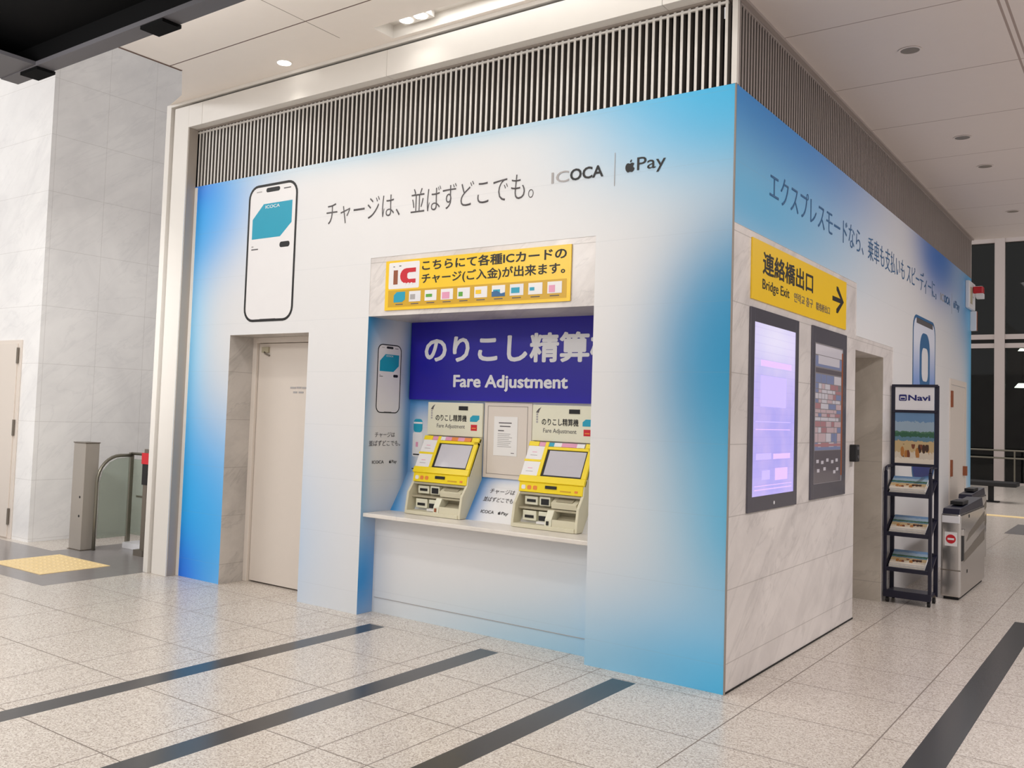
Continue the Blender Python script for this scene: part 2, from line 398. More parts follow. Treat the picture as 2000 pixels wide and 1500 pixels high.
# the grey band runs askew into the escalator bay; pale landing behind it
mb.quad((-5.6, -1.1, 0), (-14, -1.1, 0), (-14, -.10, 0), (-5.6, -.10, 0), 'floor_grey')
mb.quad((-5.6, -.10, 0), (-7.3, -.10, 0), (-7.3, 9, 0), (-5.6, 9, 0), 'floor_grey')
mb.quad((-7.3, -.10, 0), (-14, -.10, 0), (-14, 9, 0), (-7.3, 9, 0), 'terrazzo')
struct(mb.build('floor_grey_band'), 'smooth grey floor band by the escalator')
mb = MB()
mb.box(-7.02, -6.10, -.86, -.17, -.004, .004, 'tactile')
for i in range(11):
    for j in range(8): mb.cyl((-6.98+i*.0837, -.82+j*.0865, .004), (-6.98+i*.0837, -.82+j*.0865, .008), .016, 'tactile', 8, .011)
tag(mb.build('tactile_paving'), 'pale yellow tactile paving square set in the grey floor band', 'paving')

# ---------------------------------------------------------------- front wall
def wall_front():
    mb = MB()
    xs = [L, D1, D2, R1, R2, 0]; zs = [0, HD, H1, H2, H]
    for i in range(5):
        for j in range(4):
            cx = (xs[i]+xs[i+1])/2; cz = (zs[j]+zs[j+1])/2
            if D1 < cx < D2 and cz < HD: continue
            if R1 < cx < R2 and cz < H1: continue
            key = 'marble' if (R1 < cx < R2 and H1 < cz < H2) else 'wrap_front'
            y = 0.004 if key == 'marble' else 0
            mb.quad((xs[i], y, zs[j]), (xs[i+1], y, zs[j]), (xs[i+1], y, zs[j+1]), (xs[i], y, zs[j+1]), key)
    # thin lip of vinyl round the bare marble patch
    for a, b in (((R1, H1), (R1, H2)), ((R1, H2), (R2, H2)), ((R2, H2), (R2, H1))):
        mb.quad((a[0], 0, a[1]), (b[0], 0, b[1]), (b[0], .004, b[1]), (a[0], .004, a[1]), 'white')
    # door recess reveals
    d = .30
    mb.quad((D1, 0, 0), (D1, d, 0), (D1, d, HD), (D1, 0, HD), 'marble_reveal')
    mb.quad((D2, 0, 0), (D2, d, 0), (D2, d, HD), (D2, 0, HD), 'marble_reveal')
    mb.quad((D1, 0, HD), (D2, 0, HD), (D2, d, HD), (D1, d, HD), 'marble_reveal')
    # machine recess: side walls, soffit, back, lower panel
    for x, key in ((R1, 'wrap_niche_side'), (R2, 'wrap_front')):
        mb.quad((x, 0, 0), (x, .17, 0), (x, .17, .76), (x, 0, .76), key)
        mb.quad((x, 0, .76), (x, ND, .76), (x, ND, H1), (x, 0, H1), key)
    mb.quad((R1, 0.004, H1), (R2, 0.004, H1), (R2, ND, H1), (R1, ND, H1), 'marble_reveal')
    mb.quad((R1, .17, 0), (R2, .17, 0), (R2, .17, .77), (R1, .17, .77), 'wrap_front')
    mb.quad((R1, ND, 1.09), (R2, ND, 1.09), (R2, ND, H1), (R1, ND, H1), 'wrap_niche_back')
    mb.quad((R1, .34, .78), (R2, .34, .78), (R2, ND, 1.09), (R1, ND, 1.09), 'wrap_niche_back')
    # shell behind: top of wall, left end, back
    mb.quad((L, 0, H), (0, 0, H), (0, .12, H), (L, .12, H), 'dark')
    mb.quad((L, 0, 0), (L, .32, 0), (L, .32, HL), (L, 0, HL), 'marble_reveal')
    return struct(mb.build('wall_front'), 'printed white and blue front wall with marble lintel')
wall_front()
# small painted plinth line on the lower panel of the recess
mb = MB(); mb.box(R1+.02, R2, .166, .17, .115, .119, 'ink_grey'); struct(mb.build('baseboard_front'))

# door in the front recess
d1 = MB()
d1.box(D1, D1+.055, .262, .36, 0, HD, 'door'); d1.box(D2-.055, D2, .262, .36, 0, HD, 'door'); d1.box(D1+.055, D2-.055, .262, .36, HD-.05, HD, 'door')
d1 = struct(d1.build('door_1', bevel=.003), 'cream steel door set back in the printed wall')
lf = MB(); lf.box(D1+.06, D2-.06, .29, .335, .012, HD-.055, 'door'); lf = lf.build('door_leaf', d1, .002)
mk = MB()
for i, (a, b, z) in enumerate([(-4.17, -4.10, 1.755), (-4.09, -4.03, 1.757), (-4.02, -3.95, 1.755), (-4.13, -4.08, 1.715), (-4.06, -4.0, 1.715)]): mk.box(a, b, .287, .29, z, z+.016, 'ink_grey')
mk.build('door_marking', d1)
cl = MB(); cl.box(-4.56, -4.47, .27, .29, 2.08, 2.13, 'cream_dk'); cl.tube([(-4.53, .28, 2.09), (-4.50, .26, 2.07), (-4.46, .28, 2.05)], .008, 'steel_dk'); cl.build('door_closer', d1)

# ---------------------------------------------------------------- right wall
def wall_right():
    mb = MB()
    def q(y0, y1, z0, z1, key, x=0.0): mb.quad((x, y0, z0), (x, y1, z0), (x, y1, z1), (x, y0, z1), key)
    X = -.004
    q(0, P1, 0, HM, 'marble', X); q(P1, P2, HP, 2.354, 'marble', X); q(P2, 4.134, 0, 2.354, 'marble', X)
    q(0, P1, HM, H, 'wrap_right'); q(P1, 4.134, 2.354, H, 'wrap_right'); q(4.134, E, 0, H, 'wrap_right')
    # edge of the vinyl
    mb.quad((0, 0, HM), (0, P1, HM), (X, P1, HM), (X, 0, HM), 'white'); mb.quad((0, P1, HM), (0, P1, 2.354), (X, P1, 2.354), (X, P1, HM), 'white')
    mb.quad((0, P1, 2.354), (0, 4.134, 2.354), (X, 4.134, 2.354), (X, P1, 2.354), 'white'); mb.quad((0, 4.134, 0), (0, 4.134, 2.354), (X, 4.134, 2.354), (X, 4.134, 0), 'white')
    # passage
    dpt = -1.3
    mb.quad((X, P1, 0), (dpt, P1, 0), (dpt, P1, HP), (X, P1, HP), 'marble')
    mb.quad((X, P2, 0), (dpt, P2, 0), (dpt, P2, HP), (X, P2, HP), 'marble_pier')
    mb.quad((X, P1, HP), (X, P2, HP), (dpt, P2, HP), (dpt, P1, HP), 'marble')
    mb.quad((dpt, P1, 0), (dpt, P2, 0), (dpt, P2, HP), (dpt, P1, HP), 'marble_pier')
    # top ledge, far end, back
    mb.quad((0, 0, H), (0, E, H), (-.12, E, H), (-.12, 0, H), 'dark')
    mb.quad((0, E, 0), (L, E, 0), (L, E, HL), (0, E, HL), 'marble')
    mb.quad((L, .32, 0), (L, E, 0), (L, E, HL), (L, .32, HL), 'marble')
    mb.quad((L, .3, HL), (0, .3, HL), (0, E, HL), (L, E, HL), 'dark')
    return struct(mb.build('wall_right'), 'side wall, marble below and printed wrap above')
wall_right()
mb = MB(); mb.box(-.004, .005, -.006, .004, 0, H, 'fgap'); struct(mb.build('trim_2'), 'thin metal corner strip')
# dark strip painting in the shade where marble meets floor
mb = MB(); mb.box(-.05, .001, .016, MY, 0, .010, 'dark'); struct(mb.build('shade_strip_right'))
# door in right wall
d2 = MB(); d2.box(0, .012, 7.06, 7.13, 0, 2.21, 'door'); d2.box(0, .012, 8.14, 8.21, 0, 2.21, 'door'); d2.box(0, .012, 7.13, 8.14, 2.14, 2.21, 'door')
d2 = struct(d2.build('door_2'), 'cream door in the printed side wall')
m_ = MB(); m_.box(0, .006, 7.14, 8.13, .01, 2.13, 'door'); m_.build('door_leaf', d2)
for z in (1.86, 1.02): m_ = MB(); m_.box(.004, .03, 7.08, 7.16, z, z+.20, 'brown'); m_.build('hinge', d2)
m_ = MB(); m_.box(.006, .05, 8.0, 8.07, 1.0, 1.12, 'brown'); m_.build('door_handle', d2)

# ---------------------------------------------------------------- louvres above the wrap
lv = thing('louvre_grille', 'grey vertical fin louvre above the front slogan wall', 'louvre', (L/2, .03, H))
s_ = MB(); n = 107
for i in range(n):
    x = L+.03+i*(-L-.10)/(n-1)
    s_.box(x-.0085, x+.0085, .004, .010, H, HL-.012, 'fin'); s_.box(x-.0065, x+.0065, .010, .060, H, HL-.012, 'finshade')
s_.build('slats', lv)
b_ = MB(); b_.box(L, -.12, .075, .09, H, HL, 'back'); b_.build('backing', lv)
r_ = MB(); r_.box(L, -.06, .002, .02, HL-.035, HL-.02, 'fin'); r_.build('top_rail', lv)
lv = thing('louvre_grille', 'darker fin louvre above the side wall, under grey ceiling', 'louvre', (-.03, E/2, H))
s_ = MB(); n = 173
for i in range(n):
    y = .07+i*(E-.09)/(n-1)
    s_.box(-.010, -.004, y-.008, y+.008, H, HL-.012, 'finR'); s_.box(-.055, -.010, y-.006, y+.006, H, HL-.012, 'finshade')
s_.build('slats', lv)
b_ = MB(); b_.box(-.09, -.075, .09, E, H, HL, 'back'); b_.build('backing', lv)
r_ = MB(); r_.box(-.02, -.002, .06, E, HL-.035, HL-.015, 'finR'); r_.build('top_rail', lv)
# corner post of the louvres
mb = MB(); mb.box(-.03, .004, -.004, .03, H, HL, 'fin'); struct(mb.build('trim_3'))

# ---------------------------------------------------------------- white portal frame round the front wall
mb = MB(); FY = -.11; ZT = 4.45
mb.box(-5.52, L, FY, .30, 0, 4.40, 'frame')                   # post face
mb.box(-5.57, -5.52, -.06, .30, 0, 4.42, 'fgap')              # shadow groove
mb.box(-5.64, -5.57, FY-.01, .30, 0, ZT, 'frame')             # outer strip
for a, b in ((L, -5.10), (-5.097, -2.785), (-2.782, -.45), (-.447, 1.5)):
    mb.box(a, b, FY, .0, HL, 4.40, 'frame')
mb.box(L, 1.5, -.10, 0, HL+.002, 4.40, 'fgap')
mb.box(-5.52, 1.5, -.06, .0, 4.40, 4.42, 'fgap')
mb.box(-5.57, 1.5, FY-.01, .0, 4.42, ZT, 'frame')
mb.box(L, 0.0, -.02, .10, HL-.012, HL, 'fgap')
mb.box(L-.004, L+.006, FY+.012, 0, 0, HL, 'reveal'); mb.box(L+.004, L+.045, -.006, 0, 0, H-.01, 'frame')
struct(mb.build('trim_1', bevel=.002), 'white portal frame round the printed wall')

# ---------------------------------------------------------------- ceilings
def ceiling():
    mb = MB(); Z = 4.45
    # front concourse ceiling: panels with joints; slot for the recessed lights beside the frame
    def q(x0, x1, y0, y1, key='ceil', z=Z): mb.quad((x0, y0, z), (x1, y0, z), (x1, y1, z), (x0, y1, z), key)
    SX, SY0, SY1 = -2.68, -.385, -.16
    g = .006
    xs = [-4.7, -3.033, -3.027, -1.303, -1.297, .427, .433, 2.157, 2.163, 7]; 
    ys = [-10, -3.946, -3.934, -2.346, -2.334, -.746, -.734, SY0]
    for i in range(len(xs)-1):
        for j in range(len(ys)-1):
            thinx = xs[i+1]-xs[i] < .02; thiny = ys[j+1]-ys[j] < .02
            q(xs[i], xs[i+1], ys[j], ys[j+1], 'gap' if thinx or thiny else 'ceil')
    q(-4.7, SX, SY0, SY1); q(-4.7, 7, SY1, -.10)
    mb.add([(-4.7, -.62, Z), (-5.24, -.24, Z), (-5.66, -.10, Z), (-4.7, -.10, Z)], [(0, 1, 2, 3)], 'ceil')
    # slot
    mb.quad((SX, SY0, Z), (SX, SY1, Z), (SX, SY1, Z+.10), (SX, SY0, Z+.10), 'frame')
    mb.quad((SX, SY0, Z), (7, SY0, Z), (7, SY0, Z+.10), (SX, SY0, Z+.10), 'frame')
    mb.quad((SX, SY1, Z), (7, SY1, Z), (7, SY1, Z+.10), (SX, SY1, Z+.10), 'frame')
    q(SX, 7, SY0, SY1, 'frame', Z+.10)
    # brown edge trim along the open side
    mb.box(-4.715, -4.695, -10, -.62, Z-.004, Z+.10, 'gap')
    mb.box(-4.72, 7, -10, .0, Z+.2, Z+.22, 'ceil')
    mb.box(-4.72, -4.70, -10, -.62, Z+.1, 7.5, 'ceil')
    # side concourse ceiling (lower)
    zs = HL; ys = [-.10, .774, .784, 1.964, 1.974, 3.10, 3.11, 4.28, 4.288, 5.46, 5.468, 6.64, 6.648, 7.82, 7.828, 8.72]
    xs = [0.0, 1.27, 1.285, 1.31, 1.325, 7]
    for i in range(len(xs)-1):
        for j in range(len(ys)-1):
            thin = (ys[j+1]-ys[j] < .02) or (xs[i+1]-xs[i] < .016)
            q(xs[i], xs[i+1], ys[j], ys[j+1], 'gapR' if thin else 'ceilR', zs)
    mb.quad((0, 8.72, zs), (7, 8.72, zs), (7, 8.72, 7.6), (0, 8.72, 7.6), 'ceilR')
    mb.quad((0, -.10, zs), (7, -.10, zs), (7, -.10, 4.45), (0, -.10, 4.45), 'ceilR')
    mb.box(.0, .03, .02, E, zs-.02, zs, 'finR')
    return struct(mb.build('ceiling'), 'beige panelled ceiling')
ceiling()

# lamps of the ceiling
def lamp_disc(loc, r, label, power, strength):
    t = thing('downlight', label, 'ceiling lamp', loc, None)
    x, y, z = loc
    m = MB(); m.cyl((x, y, z-.006), (x, y, z+.004), r+.012, 'frame', 28); m.build('trim_ring', t)
    m = MB(); m.cyl((x, y, z-.009), (x, y, z-.005), r, LAMP, 28); m.build('diffuser', t)
    l = bpy.data.lights.new('downlight_lamp', 'SPOT'); l.energy = power; l.spot_size = math.radians(95); l.spot_blend = .6; l.shadow_soft_size = r; l.color = (1, .95, .88)
    o = bpy.data.objects.new('downlight_lamp', l); o.location = (x, y, z-.03); COL.objects.link(o)
    return t
LAMP = emis('lamp_lit', (255, 250, 244), 6.0)
lamp_disc((-3.79, -.275, 4.45), .055, 'small lit round downlight in beige ceiling above the phone picture', 4, 6)
t = thing('slot_light', 'bright lamp in the ceiling slot beside the white frame', 'ceiling lamp', (-2.35, -.27, 4.55))
m = MB(); m.box(-2.52, -2.24, -.345, -.20, 4.50, 4.549, 'frame'); m.build('housing', t)
m = MB(); m.cyl((-2.45, -.272, 4.494), (-2.45, -.272, 4.50), .05, LAMP, 24); m.cyl((-2.31, -.272, 4.494), (-2.31, -.272, 4.50), .05, LAMP, 24); m.build('lamp_face', t)
for x in (-2.45, -2.31):
    l = bpy.data.lights.new('slot_lamp', 'SPOT'); l.energy = 2; l.spot_size = math.radians(110); l.spot_blend = .5; l.shadow_soft_size = .05; l.color = (1, .94, .86)
    o = bpy.data.objects.new('slot_lamp', l); o.location = (x, -.272, 4.485); COL.objects.link(o)
far = ['nearest', 'second nearest', 'third nearest', 'farthest']
for i, (x, y) in enumerate([(.68, 1.42), (.65, 3.70), (.68, 4.80), (.665, 7.05)]):
    t = thing('recessed_downlight', 'unlit recessed downlight in the side ceiling, %s of four in the row' % far[i], 'ceiling lamp', (x, y, HL), 'unlit downlights in the side ceiling')
    m = MB(); k = 28
    ring = lambda r, z: [(x+r*math.cos(2*PI*j/k), y+r*math.sin(2*PI*j/k), z) for j in range(k)]
    m.add(ring(.075, HL-.001)+ring(.078, HL-.005)+ring(.062, HL-.005)+ring(.06, HL-.001), [(a*k+j, a*k+(j+1) % k, (a+1)*k+(j+1) % k, (a+1)*k+j) for a in range(3) for j in range(k)], 'ceilR'); m.build('trim_ring', t)
    m = MB(); m.cyl((x, y, HL-.003), (x, y, HL-.001), .06, 'steel_dk', 28); m.build('reflector', t)

# ---------------------------------------------------------------- overhead black beam, upper left
bt = thing('overhead_beam', 'black hanging beam with grey lower flange at top left', 'beam', (-4.5, -2.4, 3.8))
m = MB()
m.box(-4.42, -.5, -2.25, -2.13, 3.80, 3.83, 'blackgrey'); m.build('flange', bt)
m = MB(); m.box(-4.40, -.5, -3.3, -2.15, 3.98, 4.3, 'black'); m.box(-4.40, -.5, -2.20, -2.16, 3.83, 3.98, 'black'); m.build('web', bt)
m = MB(); m.box(-4.42, -.5, -3.30, -3.14, 3.80, 3.83, 'blackgrey'); m.build('flange', bt)
for x in (-4.02, -2.62): m = MB(); m.box(x-.14, x+.08, -2.245, -2.118, 3.78, 3.802, 'black'); m.build('bracket', bt)
m = MB(); m.box(-4.42, -3.95, -3.14, -2.25, 3.805, 3.83, 'blackgrey'); m.box(-4.42, -4.39, -3.3, -2.13, 3.83, 4.3, 'black'); m.build('end_plate', bt)
for x in (-3.6, -1.2):
    m = MB(); m.cyl((x, -2.7, 4.3), (x, -2.7, 4.45), .03, 'black'); m.build('hanger', bt)

# ---------------------------------------------------------------- marble wall at left, doors, railing
mb = MB()
mb.box(-14, -8.0, 0.0, 9, 0, 7.6, 'marble_white')
struct(mb.build('wall_left'), 'white marble wall with a convex corner')
d3 = MB(); d3.box(-9.4, -8.36, -.02, 0, 0, 2.25, 'door')
d3 = struct(d3.build('door_3', bevel=.003), 'cream door in the white marble wall')
m = MB(); m.box(-9.36, -8.42, -.032, -.02, .015, 2.21, 'door'); m.build('door_leaf', d3, .002)
for z in (.16, 1.16, 1.98):
    m = MB(); m.cyl((-8.40, -.035, z), (-8.40, -.035, z+.18), .014, 'steel_dk', 10); m.build('hinge', d3)

t = thing('gate_post', 'square grey metal post standing before the glass balustrade', 'post', (-7.22, .17, 0))
m = MB(); m.box(-7.34, -7.11, .10, .26, .006, 1.13, 'postmat'); m.build('body', t, .004)
m = MB(); m.box(-7.345, -7.105, .095, .265, 1.13, 1.14, 'steel_dk'); m.build('top_cap', t)
m = MB()
for z in (.56, .36): m = MB(); m.cyl((-7.17, .098, z), (-7.17, .101, z), .013, 'rubber', 12); m.build('sensor_hole', t)
m = MB(); m.box(-7.35, -7.10, .09, .27, 0, .006, 'steel_dk'); m.build('base_plate', t)

t = thing('glass_balustrade', 'low glass balustrade with curved metal handrail behind the grey post', 'railing', (-6.9, .6, 0))
path = [(-7.06, .22, 0), (-7.06, .22, .35), (-7.06, .22, .72)]
for i in range(9):
    a = math.radians(180-90*i/8); path.append((-7.06, .22+.26+.26*math.cos(a), .72+.28*math.sin(a)))
path += [(-7.06, .62, 1.0)]
m = MB(); m.tube(path, .018, 'rail'); m.build('handrail', t, smooth=True)
m = MB(); m.tube([(-7.06, .62, 1.02), (-6.75, .64, 1.02), (-6.1, .66, 1.0)], .016, 'rail'); m.build('top_rail', t, smooth=True)
m = MB(); m.box(-7.09, -7.05, .60, .64, 0, 1.03, 'rail'); m.build('post', t)
m = MB(); m.prism([(-7.065, y, z) for x, y, z in path[1:]]+[(-7.065, .60, .10), (-7.065, .24, .10)], (.010, 0, 0), 'glass') if False else m.prism([(-7.065, .25, .12), (-7.065, .59, .12), (-7.065, .59, .98), (-7.065, .45, .97), (-7.065, .36, .93), (-7.065, .28, .84), (-7.065, .25, .72)], (.010, 0, 0), 'glass'); m.build('side_glass', t)
m = MB(); m.box(-7.04, -6.05, .63, .642, .14, .96, 'glass'); m.build('glass_panel', t)
m = MB(); m.box(-7.05, -5.66, .55, .75, 0, .06, 'sign_white'); m.build('kerb', t)
m = MB(); m.box(-6.95, -6.05, .622, .626, .55, .57, 'rail'); m.build('mid_line', t)
t = thing('warning_post', 'thin post with red warning plate half hidden by the white frame', 'post', (-6.44, .4, .06))
m = MB(); m.box(-6.475, -6.405, .385, .415, .06, 1.10, 'steel_dk'); m.build('pole', t)
m = MB(); m.box(-6.50, -6.38, .372, .385, .945, 1.06, 'red'); m.build('red_plate', t)
m = MB(); m.box(-6.485, -6.395, .375, .385, .73, .945, 'rubber'); m.build('black_plate', t)
m = MB(); m.box(-6.52, -6.36, .34, .46, 0, .06, 'steel_dk'); m.build('foot', t)

# ---------------------------------------------------------------- printed phone pictures
def phone(pl, a0, b0, a1, b1, label, lw, parentloc, wordmark=True, simple=False):
    w = a1-a0; hgt = b1-b0; r = w*.19
    t = thing('printed_phone', label, 'printed picture', parentloc)
    m = MB(); ring_poly(pl, m, rrect(a0, b0, a1, b1, r), rrect(a0+lw, b0+lw, a1-lw, b1-lw, r-lw), .0010, .0024, 'ink'); m.build('outline', t)
    m = MB(); pl.poly(m, rrect(a0+lw, b0+lw, a1-lw, b1-lw, r-lw), .0006, .0012, 'white'); m.build('screen', t)
    m = MB(); cx = (a0+a1)/2; pl.poly(m, rrect(cx-w*.14, b1-hgt*.062, cx+w*.14, b1-hgt*.030, hgt*.016), .0012, .0022, 'ink'); m.build('camera_cutout', t)
    x0, x1 = a0+w*.10, a1-w*.10; y1, y0 = b1-hgt*.145, b1-hgt*.395; c = w*.22
    m = MB(); pl.poly(m, [(x0, y0), (x1-c, y0), (x1, y0+c*.8), (x1, y1), (x0+c, y1), (x0, y1-c*.9)], .0012, .0020, 'teal'); m.build('card', t)
    if wordmark: text(pl, 'ICOCA', cx-w*.14, y1-hgt*.035, cx+w*.15, y1-hgt*.012, 'white', 'card_lettering', t, .01, .0020, .0006)
    m = MB(); pl.poly(m, rrect(a1-w*.32, b1-hgt*.475, a1-w*.12, b1-hgt*.435, hgt*.018), .0012, .0020, 'ink'); m.build('button', t)
    m = MB(); pl.rect(m, a0+w*.10, b1-hgt*.455, a0+w*.14, b1-hgt*.445, .0012, .0018, 'ink_grey'); pl.rect(m, a0+w*.10, b1-hgt*.475, a0+w*.24, b1-hgt*.466, .0012, .0018, 'ink_soft')
    pl.rect(m, cx-w*.16, b0+hgt*.015, cx+w*.16, b0+hgt*.020, .0012, .0018, 'ink_soft')
    pl.rect(m, a0+w*.16, b1-hgt*.055, a0+w*.27, b1-hgt*.047, .0012, .0018, 'ink_grey'); pl.rect(m, a1-w*.28, b1-hgt*.055, a1-w*.14, b1-hgt*.047, .0012, .0018, 'ink_soft'); m.build('screen_print', t)
    return t
phone(FRONT, -4.50, 2.327, -3.86, 3.545, 'large printed smartphone showing a teal card on the white front wall', .022, (-4.18, 0, 2.33))
NSIDE = Plane((R1, 0, 0), (0, 1, 0), (0, 0, 1))
phone(NSIDE, .122, 1.57, .405, 2.125, 'small printed smartphone on the recess side wall beside the blue sign', .008, (R1, .26, 1.57))

def apple(pl, cx, b0, hgt, key, name, parent):
    s = hgt/1.2
    body = [(0, .78), (.13, .84), (.26, .86), (.38, .81), (.44, .74), (.36, .66), (.32, .55), (.35, .43), (.42, .36), (.47, .33), (.42, .18), (.33, .04), (.22, -.02), (.12, .0), (0, .04), (-.12, .0), (-.22, -.02), (-.33, .06), (-.43, .22), (-.48, .42), (-.46, .62), (-.38, .77), (-.26, .85), (-.13, .84)]
    leaf = [(0, .90), (.10, .93), (.17, 1.03), (.17, 1.18), (.07, 1.13), (0, 1.03)]
    m = MB(); pl.poly(m, [(cx+a*s, b0+b*s) for a, b in body][::-1], .002, .0032, key); pl.poly(m, [(cx+a*s, b0+b*s) for a, b in leaf][::-1], .002, .0032, key)
    return m.build(name, parent)
def logos(pl, a0, a1, b0, b1, loc, label, dark='ink', soft='ink_grey'):
    """ICOCA | (apple) Pay"""
    w = a1-a0; h = b1-b0
    t = thing('logo_pair', label, 'printed logo', loc)
    text(pl, 'IC', a0, b0+h*.04, a0+w*.165, b1-h*.08, soft, 'pale_letters', t, .005)
    text(pl, 'OCA', a0+w*.175, b0+h*.04, a0+w*.475, b1-h*.04, dark, 'dark_letters', t, .02)
    m = MB(); pl.rect(m, a0+w*.572, b0-h*.8, a0+w*.577, b1+h*.7, .002, .003, soft); m.build('divider', t)
    apple(pl, a0+w*.705, b0+h*.08, h*.95, dark, 'fruit_mark', t)
    text(pl, 'Pay', a0+w*.765, b0-h*.18, a1, b1+h*.08, dark, 'logo_letters', t, .0)
    return t
text(FRONT, 'チャージは、並ばずどこでも。', -3.497, 3.10, -1.445, 3.295, 'ink_soft', 'slogan_lettering', bold=-.011)
tag(bpy.data.objects['slogan_lettering'], 'thin black Japanese slogan printed along the white front wall', 'lettering')
logos(FRONT, -1.30, -.45, 3.18, 3.268, (-.87, 0, 3.18), 'grey and black logo pair printed right of the front slogan')
o = text(RIGHT, 'エクスプレスモードなら、乗車も支払いも スピーディーに。', .62, 3.06, 6.2, 3.27, 'ink_blue', 'side_slogan_lettering', bold=-.008)
tag(o, 'long thin blue Japanese slogan printed along the side wall', 'lettering')
logos(RIGHT, 6.45, 7.7, 3.09, 3.19, (0, 7.0, 3.09), 'small logo pair at the far end of the side slogan', 'ink_blue', 'ink_grey')
# texts in the recess
o = text(NSIDE, 'チャージは', .125, 1.375, .36, 1.415, 'ink_soft', 'recess_side_lettering', bold=-.004)
t = thing('recess_slogan', 'two-line Japanese slogan and logos on the recess side wall', 'lettering', (R1, .25, 1.15))
o.name = 'lettering'; o.parent = t; o.matrix_parent_inverse = Matrix.Translation(t.location).inverted()
text(NSIDE, '並ばずどこでも。', .06, 1.305, .43, 1.35, 'ink_soft', 'lettering', t, -.004)
text(NSIDE, 'ICOCA', .105, 1.165, .24, 1.19, 'ink', 'logo_letters', t)
apple(NSIDE, .315, 1.165, .028, 'ink', 'fruit_mark', t); text(NSIDE, 'Pay', .335, 1.158, .395, 1.19, 'ink', 'logo_letters', t)
sl = Vector((0, ND-.34, 1.09-.78)); SLOPE = Plane((0, .34, .78), (1, 0, 0), sl)
t = thing('sloped_slogan', 'Japanese slogan and logos on the sloping white panel between the machines', 'lettering', (-2.0, .4, .8))
text(SLOPE, 'チャージは', -2.08, .245, -1.85, .285, 'ink_soft', 'lettering', t, -.004)
text(SLOPE, '並ばずどこでも。', -2.11, .175, -1.82, .215, 'ink_soft', 'lettering', t, -.004)
text(SLOPE, 'ICOCA', -2.09, .075, -1.97, .10, 'ink', 'logo_letters', t)
apple(SLOPE, -1.92, .075, .028, 'ink', 'fruit_mark', t); text(SLOPE, 'Pay', -1.90, .068, -1.84, .10, 'ink', 'logo_letters', t)
# small printed picture of a phone held over a reader, left of first machine
NB = Plane((0, ND, 0), (1, 0, 0), (0, 0, 1))
t = thing('printed_reader', 'small printed phone and card reader left of the left ticket machine', 'printed picture', (-2.88, ND, 1.2))
m = MB(); NB.poly(m, rrect(-2.93, 1.22, -2.825, 1.42, .015), .001, .002, 'white'); m.build('phone', t)
m = MB(); NB.poly(m, rrect(-2.925, 1.42, -2.83, 1.53, .03), .001, .002, 'teal'); NB.rect(m, -2.925, 1.49, -2.83, 1.505, .002, .003, 'white'); m.build('card', t)
m = MB(); NB.rect(m, -2.895, 1.30, -2.87, 1.34, .002, .003, 'pink'); NB.rect(m, -2.92, 1.232, -2.84, 1.242, .002, .003, 'ink'); NB.rect(m, -2.93, 1.115, -2.87, 1.123, .001, .002, 'ink'); m.build('print', t)
m = MB(); NB.poly(m, [(-2.80, 1.22), (-2.757, 1.25), (-2.757, 1.36), (-2.785, 1.38), (-2.815, 1.34), (-2.80, 1.30), (-2.82, 1.26)], .001, .002, 'rackblue'); m.build('reader', t)

# ---------------------------------------------------------------- signs on the front
t = thing('charge_sign', 'yellow sign with Japanese text and card pictures above the recess', 'sign', (-1.96, 0, 2.365))
B0, B1 = 2.366, 2.752; A0, A1 = -2.80, -1.12
m = MB(); FRONT.rect(m, A0, B0, A1, B1, 0, .008, 'yellow'); m.build('board', t, .001)
m = MB(); FRONT.poly(m, rrect(-2.765, 2.53, -2.455, 2.735, .012), .008, .0095, 'white'); m.build('white_tile', t)
m = MB(); FRONT.rect(m, -2.715, 2.565, -2.672, 2.675, .0095, .011, 'brown'); m.build('letter_i', t)
arc = [(-2.49, 2.685), (-2.57, 2.685)]
for i in range(9):
    a = math.radians(90+180*i/8); arc.append((-2.575+.062*math.cos(a)-.01, 2.627+.058*math.sin(a)))
arc += [(-2.49, 2.569), (-2.49, 2.600), (-2.56, 2.600), (-2.575, 2.612), (-2.575, 2.642), (-2.56, 2.652), (-2.49, 2.652)]
m = MB(); FRONT.poly(m, arc, .0095, .011, 'red')
for i in range(3): m.cyl((-2.595+i*.033, -.0095, 2.563), (-2.595+i*.033, -.0112, 2.563), .011, 'white', 12)
m.build('letter_c', t)
m = MB(); FRONT.rect(m, -2.72, 2.700, -2.705, 2.706, .0095, .0105, 'ink_soft'); FRONT.rect(m, -2.66, 2.703, -2.64, 2.710, .0095, .0105, 'ink_soft'); m.build('dots', t)
text(FRONT, 'こちらにて各種ICカードの', -2.43, 2.655, -1.155, 2.735, 'ink', 'lettering', t, .022, .008)
text(FRONT, 'チャージ(ご入金)が出来ます。', -2.43, 2.545, -1.165, 2.635, 'ink', 'lettering', t, .018, .008)
m = MB(); FRONT.rect(m, -2.765, 2.39, -1.15, 2.52, .008, .009, 'yellow2'); m.build('card_strip', t)
cards = [('teal', None), ('sign_white', 'ink_grey'), ('white', 'green'), ('white', 'pink'), ('white', 'green'), ('white', 'yellow'), ('white', 'teal'), ('sign_white', 'teal'), ('white', 'teal'), ('white', 'pink')]
